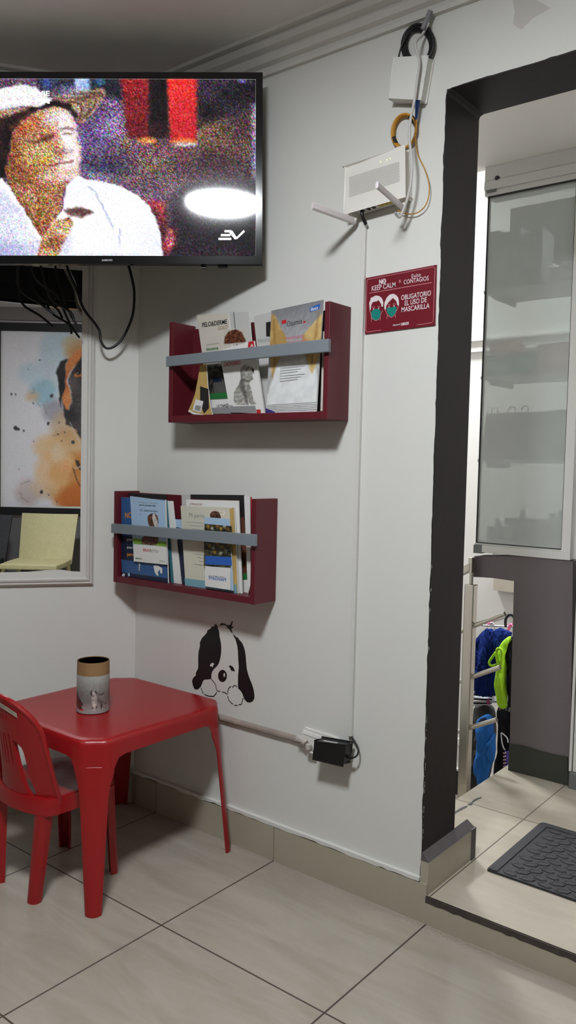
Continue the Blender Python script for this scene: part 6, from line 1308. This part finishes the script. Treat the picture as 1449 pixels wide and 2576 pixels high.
carton(.842, .975, gy+.02, 1.520, .115, (158, 108, 108), 'dull pink box at the right of the middle shelf behind the glass', g)
def bag(x0, x1, h, c, lab):
    t = thing('paper_bag', lab, 'bag', ((x0+x1)/2, gy+.07, 1.19), 'bags on the lowest shelf behind the glass'); mm = mat('bag %d' % c[0], c, rough=.7, var=.1, vs=10)
    b = B(); b.hexa([(x0, gy+.01, 1.19), (x1, gy+.01, 1.19), (x1, gy+.13, 1.19), (x0, gy+.13, 1.19), (x0+.002, gy+.05, 1.19+h), (x1-.002, gy+.05, 1.19+h), (x1-.002, gy+.09, 1.19+h), (x0+.002, gy+.09, 1.19+h)]); b.build('body', mm, t)
    b = B(); xm_ = (x0+x1)/2; b.tube([(xm_-.014, gy+.05, 1.185+h), (xm_-.01, gy+.05, 1.21+h), (xm_+.01, gy+.05, 1.21+h), (xm_+.014, gy+.05, 1.185+h)], .0025, 0, 7, 4); b.build('handle', mm, t, smooth=60)
bag(.626, .70, .185, (124, 84, 112), 'mauve bag on the lowest shelf behind the glass, leftmost of three'); bag(.702, .768, .188, (116, 78, 104), 'mauve bag on the lowest shelf behind the glass, middle of three'); bag(.77, .81, .188, (104, 88, 100), 'narrow mauve bag on the lowest shelf behind the glass, rightmost of three')
g = 'boxes on the lowest shelf behind the glass'
carton(.814, .90, gy+.02, 1.19, .186, (92, 98, 92), 'tall grey-green box on the lowest shelf behind the glass', g); carton(.902, .972, gy+.03, 1.19, .192, (86, 94, 90), 'tall dark grey-green box at the right end of the lowest shelf behind the glass', g)
carton(.83, .93, gy-.0, 1.19, .06, (128, 130, 122), 'low pale box in front of the grey-green boxes behind the glass', g, d=.018)
# counter with jars and boxes
t = thing('wall_shelf', 'long low shelf behind the milky glass holding small boxes and jars', 'shelf', (.85, gy+.1, .84))
b = B(); b.box(.64, 1.18, gy-.02, gy+.28, .84, .868); b.build('board', M_sh, t, bevel=.002)
for x in (.69, 1.1):
    b = B(); b.box(x, x+.016, gy+.02, gy+.27, .80, .84); b.build('bracket', M_ald, t)
g = 'small things on the low shelf behind the glass'; zc = .868
carton(.66, .715, gy+.02, zc, .052, (86, 88, 86), 'small dark box at the left of the low shelf behind the glass', g)
carton(.735, .775, gy+.02, zc, .09, (92, 94, 92), 'upright grey box on the low shelf behind the glass', g); carton(.785, .86, gy+.05, zc, .088, (98, 100, 98), 'wide grey box on the low shelf behind the glass', g); carton(.862, .90, gy+.03, zc, .07, (96, 98, 94), 'low grey box near the jars on the low shelf', g)
def jar(x, y, r, h, c, lab):
    t = thing('jar', lab, 'jar', (x, y, zc), g); mm = mat('jar %d' % c[0], c, rough=.4)
    b = B(); b.lathe([(.001, 0), (r, 0), (r, h*.78), (r*.7, h*.86), (r*.6, h*.86), (.001, h*.86)], (x, y, zc), 0, 20); b.build('body', mm, t, smooth=40)
    b = B(); b.lathe([(.001, h*.861), (r*.72, h*.861), (r*.72, h), (.001, h)], (x, y, zc), 0, 20); b.build('lid', M_ald, t, smooth=40)
jar(.81, gy+.02, .014, .125, (84, 86, 86), 'slim jar in front of the wide grey box on the low shelf behind the glass'); jar(.915, gy+.06, .018, .12, (90, 92, 90), 'stout grey jar on the low shelf behind the glass'); jar(.955, gy+.04, .015, .135, (82, 84, 82), 'tall jar at the right of the low shelf behind the glass'); jar(.675, gy+.09, .011, .085, (80, 82, 80), 'little jar behind the small dark box on the low shelf')

# ------------------------------------------------------------------ pet clothes on rails, on the lower floor
def puff(b, pts, y, t, m=0, fuzz=0.0, seed=0, back=.5):
    """a garment: outline inflated to a soft cushion, with folds"""
    P = [Vector(q) for q in pts]; L = [0]
    for i in range(len(P)): L.append(L[-1]+(P[(i+1) % len(P)]-P[i]).length)
    n = 120; R = []
    for k in range(n):
        s_ = L[-1]*k/n
        for i in range(len(P)):
            if L[i] <= s_ <= L[i+1]+1e-9:
                f_ = (s_-L[i])/max(1e-9, L[i+1]-L[i]); R.append(P[i].lerp(P[(i+1) % len(P)], f_)); break
    n = len(R)
    for it in range(2): R = [(R[i-1]+R[i]*2+R[(i+1) % n])/4 for i in range(n)]
    c = sum(R, Vector((0, 0)))/n; rings = []
    for f_ in (.0, .12, .24, .36, .48, .58, .68, .77, .85, .92, .97, 1.0):
        rings.append((f_, -1))
    for f_ in (.95, .7, 0): rings.append((f_, 1))
    rs = []
    for f_, sg in rings:
        h = math.sqrt(max(0, 1-f_**2.4)); r_ = []
        for i, q in enumerate(R):
            w_ = c+(q-c)*max(f_, .01); nz = noise.noise(Vector((w_.x*26+seed, w_.y*7, seed)))*.6*t*h+noise.noise(Vector((w_.x*60, w_.y*30, seed+3)))*.3*t*h
            fz = noise.noise(Vector((w_.x*150, w_.y*150, seed)))*fuzz
            yy = y+(-(t*h)-nz-fz if sg < 0 else t*h*back)
            fx = noise.noise(Vector((w_.x*130, 7, w_.y*130)))*fuzz*(.7 if f_ > .8 else .3)
            r_.append((w_.x+fx, yy, w_.y+fx*.8))
        rs.append(r_)
    b.loft(rs, m)
M_fuz = mat('royal blue fleece', (28, 46, 112), rough=.95, spec=.1, var=.4, vs=90, bump=1.0, bs=260); M_lime = mat('lime fabric', (150, 200, 24), rough=.8, var=.08, vs=20, bump=.3, bs=150)
M_bk = mat('black fabric', (20, 20, 24), rough=.9, spec=.2, var=.2, vs=30, bump=.4, bs=120); M_leo = mat('dark mottled fabric', (44, 42, 42), rough=.85, var=.7, vs=45, bump=.3); M_bh = mat('blue fleece', (40, 98, 168), rough=.9, spec=.15, var=.12, vs=18, bump=.4, bs=160)
M_bh2 = mat('dark blue lining', (22, 44, 84), rough=.9); M_stw = mat('white stripe fabric', (196, 198, 200), rough=.8); M_pur = mat('purple fabric', (48, 40, 110), rough=.8, var=.2); M_pst = mat('pink stripe fabric', (176, 140, 140), rough=.8); M_hg = mat('pink hanger plastic', (232, 110, 160), rough=.4); M_wire = mat('chrome wire', (200, 200, 204), rough=.2, metal=1.0)
c_ = lambda k: D['cl_'+k]
def p3(k, y): return [(u, y, v) for u, v in c_(k)]
t = thing('fleece_jumper', 'fuzzy royal blue pet jumper hanging on the upper rail', 'pet clothing', (.51, 1.72, .09), 'pet clothes hanging beyond the railing')
b = B(); puff(b, c_('blue'), 1.72, .055, 0, .017, 1); b.build('garment', M_fuz, t, smooth=180)
b = B(); b.tube(p3('pink1', 1.70), .006, 0, 8, 3); b.build('hanger', M_hg, t, smooth=60)
t = thing('pet_vest', 'lime green and black pet vest hanging beside the fuzzy blue jumper', 'pet clothing', (.62, 1.64, .05), 'pet clothes hanging beyond the railing')
b = B(); puff(b, c_('green'), 1.63, .03, 0, 0, 2); b.build('lime_panel', M_lime, t, smooth=180)
b = B(); puff(b, c_('black'), 1.655, .045, 0, 0, 3); b.build('black_panel', M_bk, t, smooth=180)
b = B(); q = p3('loop1', 1.59); b.tube(q+[q[0]], .0065, 0, 8, 4, flat=1.0); q = p3('loop2', 1.60); b.tube(q, .006, 0, 8, 4); b.build('strap', M_lime, t, smooth=60)
b = B(); b.tube(p3('pink2', 1.64), .007, 0, 8, 3); b.build('hanger', M_hg, t, smooth=60)
b = B(); b.tube(p3('hook1', 1.66), .0065, 0, 10, 4); tag(b.build('rack_hook', M_black, smooth=60), 'black ring hook on the upper rail beside the pink hanger', 'hook')
b = B(); q = c_('rail'); b.tube([(q[0][0], 1.68, q[0][1]), (q[1][0], 1.68, q[1][1])], .004, 0, 10, 0); b.tube([(q[0][0]-.0, 1.68, q[0][1]), (q[0][0], 2.199, q[0][1]-.0)], .004, 0, 8, 0); b.tube(p3('ghook', 1.68), .003, 0, 8, 4)
tag(b.build('clothes_rail', M_wire, smooth=60), 'upper chrome rail carrying the fuzzy blue jumper', 'rail')
b = B(); q = c_('rail2'); b.tube([(q[0][0], 1.715, q[0][1]), (q[1][0], 1.715, q[1][1]), (q[2][0], 1.715, q[2][1])], .005, 0, 10, 0); b.tube([(q[2][0], 1.715, q[2][1]), (q[2][0], 2.199, q[2][1])], .005, 0, 8, 0)
tag(b.build('clothes_rail', M_wire, smooth=60), 'lower chrome rail carrying the light blue hoodie', 'rail')
t = thing('striped_garment', 'white and black striped pet garment lying over the lower rail', 'pet clothing', (.47, 1.75, .03), 'pet clothes hanging beyond the railing')
b = B(); puff(b, c_('stripe'), 1.775, .026, 0, 0, 5); b.build('garment', M_stw, t, smooth=180)
x0 = min(q[0] for q in c_('stripe')); x1 = max(q[0] for q in c_('stripe')); zt = max(q[1] for q in c_('stripe'))
b = B()
for i in range(3): b.tube([(x0+.005, 1.752-.003*i, zt-.02-.02*i), ((x0+x1)/2, 1.744, zt-.012-.018*i), (x1-.02, 1.752, zt-.008-.016*i)], .004, 0, 6, 4)
b.build('stripe', M_bk, t, smooth=60)
t = thing('pet_jacket', 'dark mottled pet jacket on the lower rail behind the steel post', 'pet clothing', (.5, 1.78, -.35), 'pet clothes hanging beyond the railing')
b = B(); puff(b, c_('leo'), 1.80, .05, 0, .002, 6); b.build('garment', M_leo, t, smooth=180)
b = B(); puff(b, c_('star'), 1.665, .004, 0, 0, 1); b.build('tag', mat('dark pink tag', (140, 30, 84), rough=.6), t)
t = thing('pet_hoodie', 'light blue pet hoodie hanging on the lower rail', 'pet clothing', (.52, 1.68, -.3), 'pet clothes hanging beyond the railing')
b = B(); puff(b, c_('hood'), 1.655, .026, 0, 0, 7); b.build('body', M_bh, t, smooth=180)
b = B(); puff(b, c_('sleeve'), 1.635, .024, 0, 0, 8); b.build('sleeve', M_bh, t, smooth=180)
b = B(); puff(b, c_('hole'), 1.627, .008, 0, 0, 9); b.build('hood_lining', M_bh2, t, smooth=180)
t = thing('pet_coat', 'black pet coat with white piping on the lower rail beside the light blue hoodie', 'pet clothing', (.62, 1.7, -.25), 'pet clothes hanging beyond the railing')
b = B(); puff(b, c_('blk2'), 1.715, .024, 0, 0, 10); b.build('garment', M_bk, t, smooth=180)
b = B(); b.tube(p3('trim1', 1.662), .003, 0, 6, 4); b.tube(p3('trim2', 1.662), .003, 0, 6, 4); b.build('piping', M_stw, t, smooth=60)
for k in range(4):
    b = B(); q = c_('clip%d' % k); b.tube([(q[0][0], 1.665, q[0][1]), (q[1][0], 1.66, q[1][1])], .004, 0, 6, 0); b.build('clip', [mat('plum clip', (120, 50, 100)), M_ald][min(k, 1)], t, smooth=60)
t = thing('pet_dress', 'purple pet garment with pink stripes beside the mauve partition', 'pet clothing', (.6, 1.66, -.26), 'pet clothes hanging beyond the railing')
b = B(); puff(b, c_('purp'), 1.665, .012, 0, 0, 11); b.build('garment', M_pur, t, smooth=180)
b = B()
for i in range(5): q = c_('pst%d' % i); b.tube([(q[0][0], 1.65, q[0][1]), (q[1][0], 1.65, q[1][1])], .0035, 0, 6, 0)
b.build('stripe', M_pst, t, smooth=60)
# socket on the far wall
b = B(); b.box(.075, .124, 2.192, 2.2, -.349, -.312); t = thing('wall_socket', 'small white socket on the bright wall beyond the railing', 'socket', (.1, 2.2, -.35)); b.build('plate', M_white, t, bevel=.002)
b = B(); b.box(.088, .093, 2.1915, 2.1925, -.335, -.325); b.box(.104, .109, 2.1915, 2.1925, -.335, -.325); b.build('slot', M_grey, t)
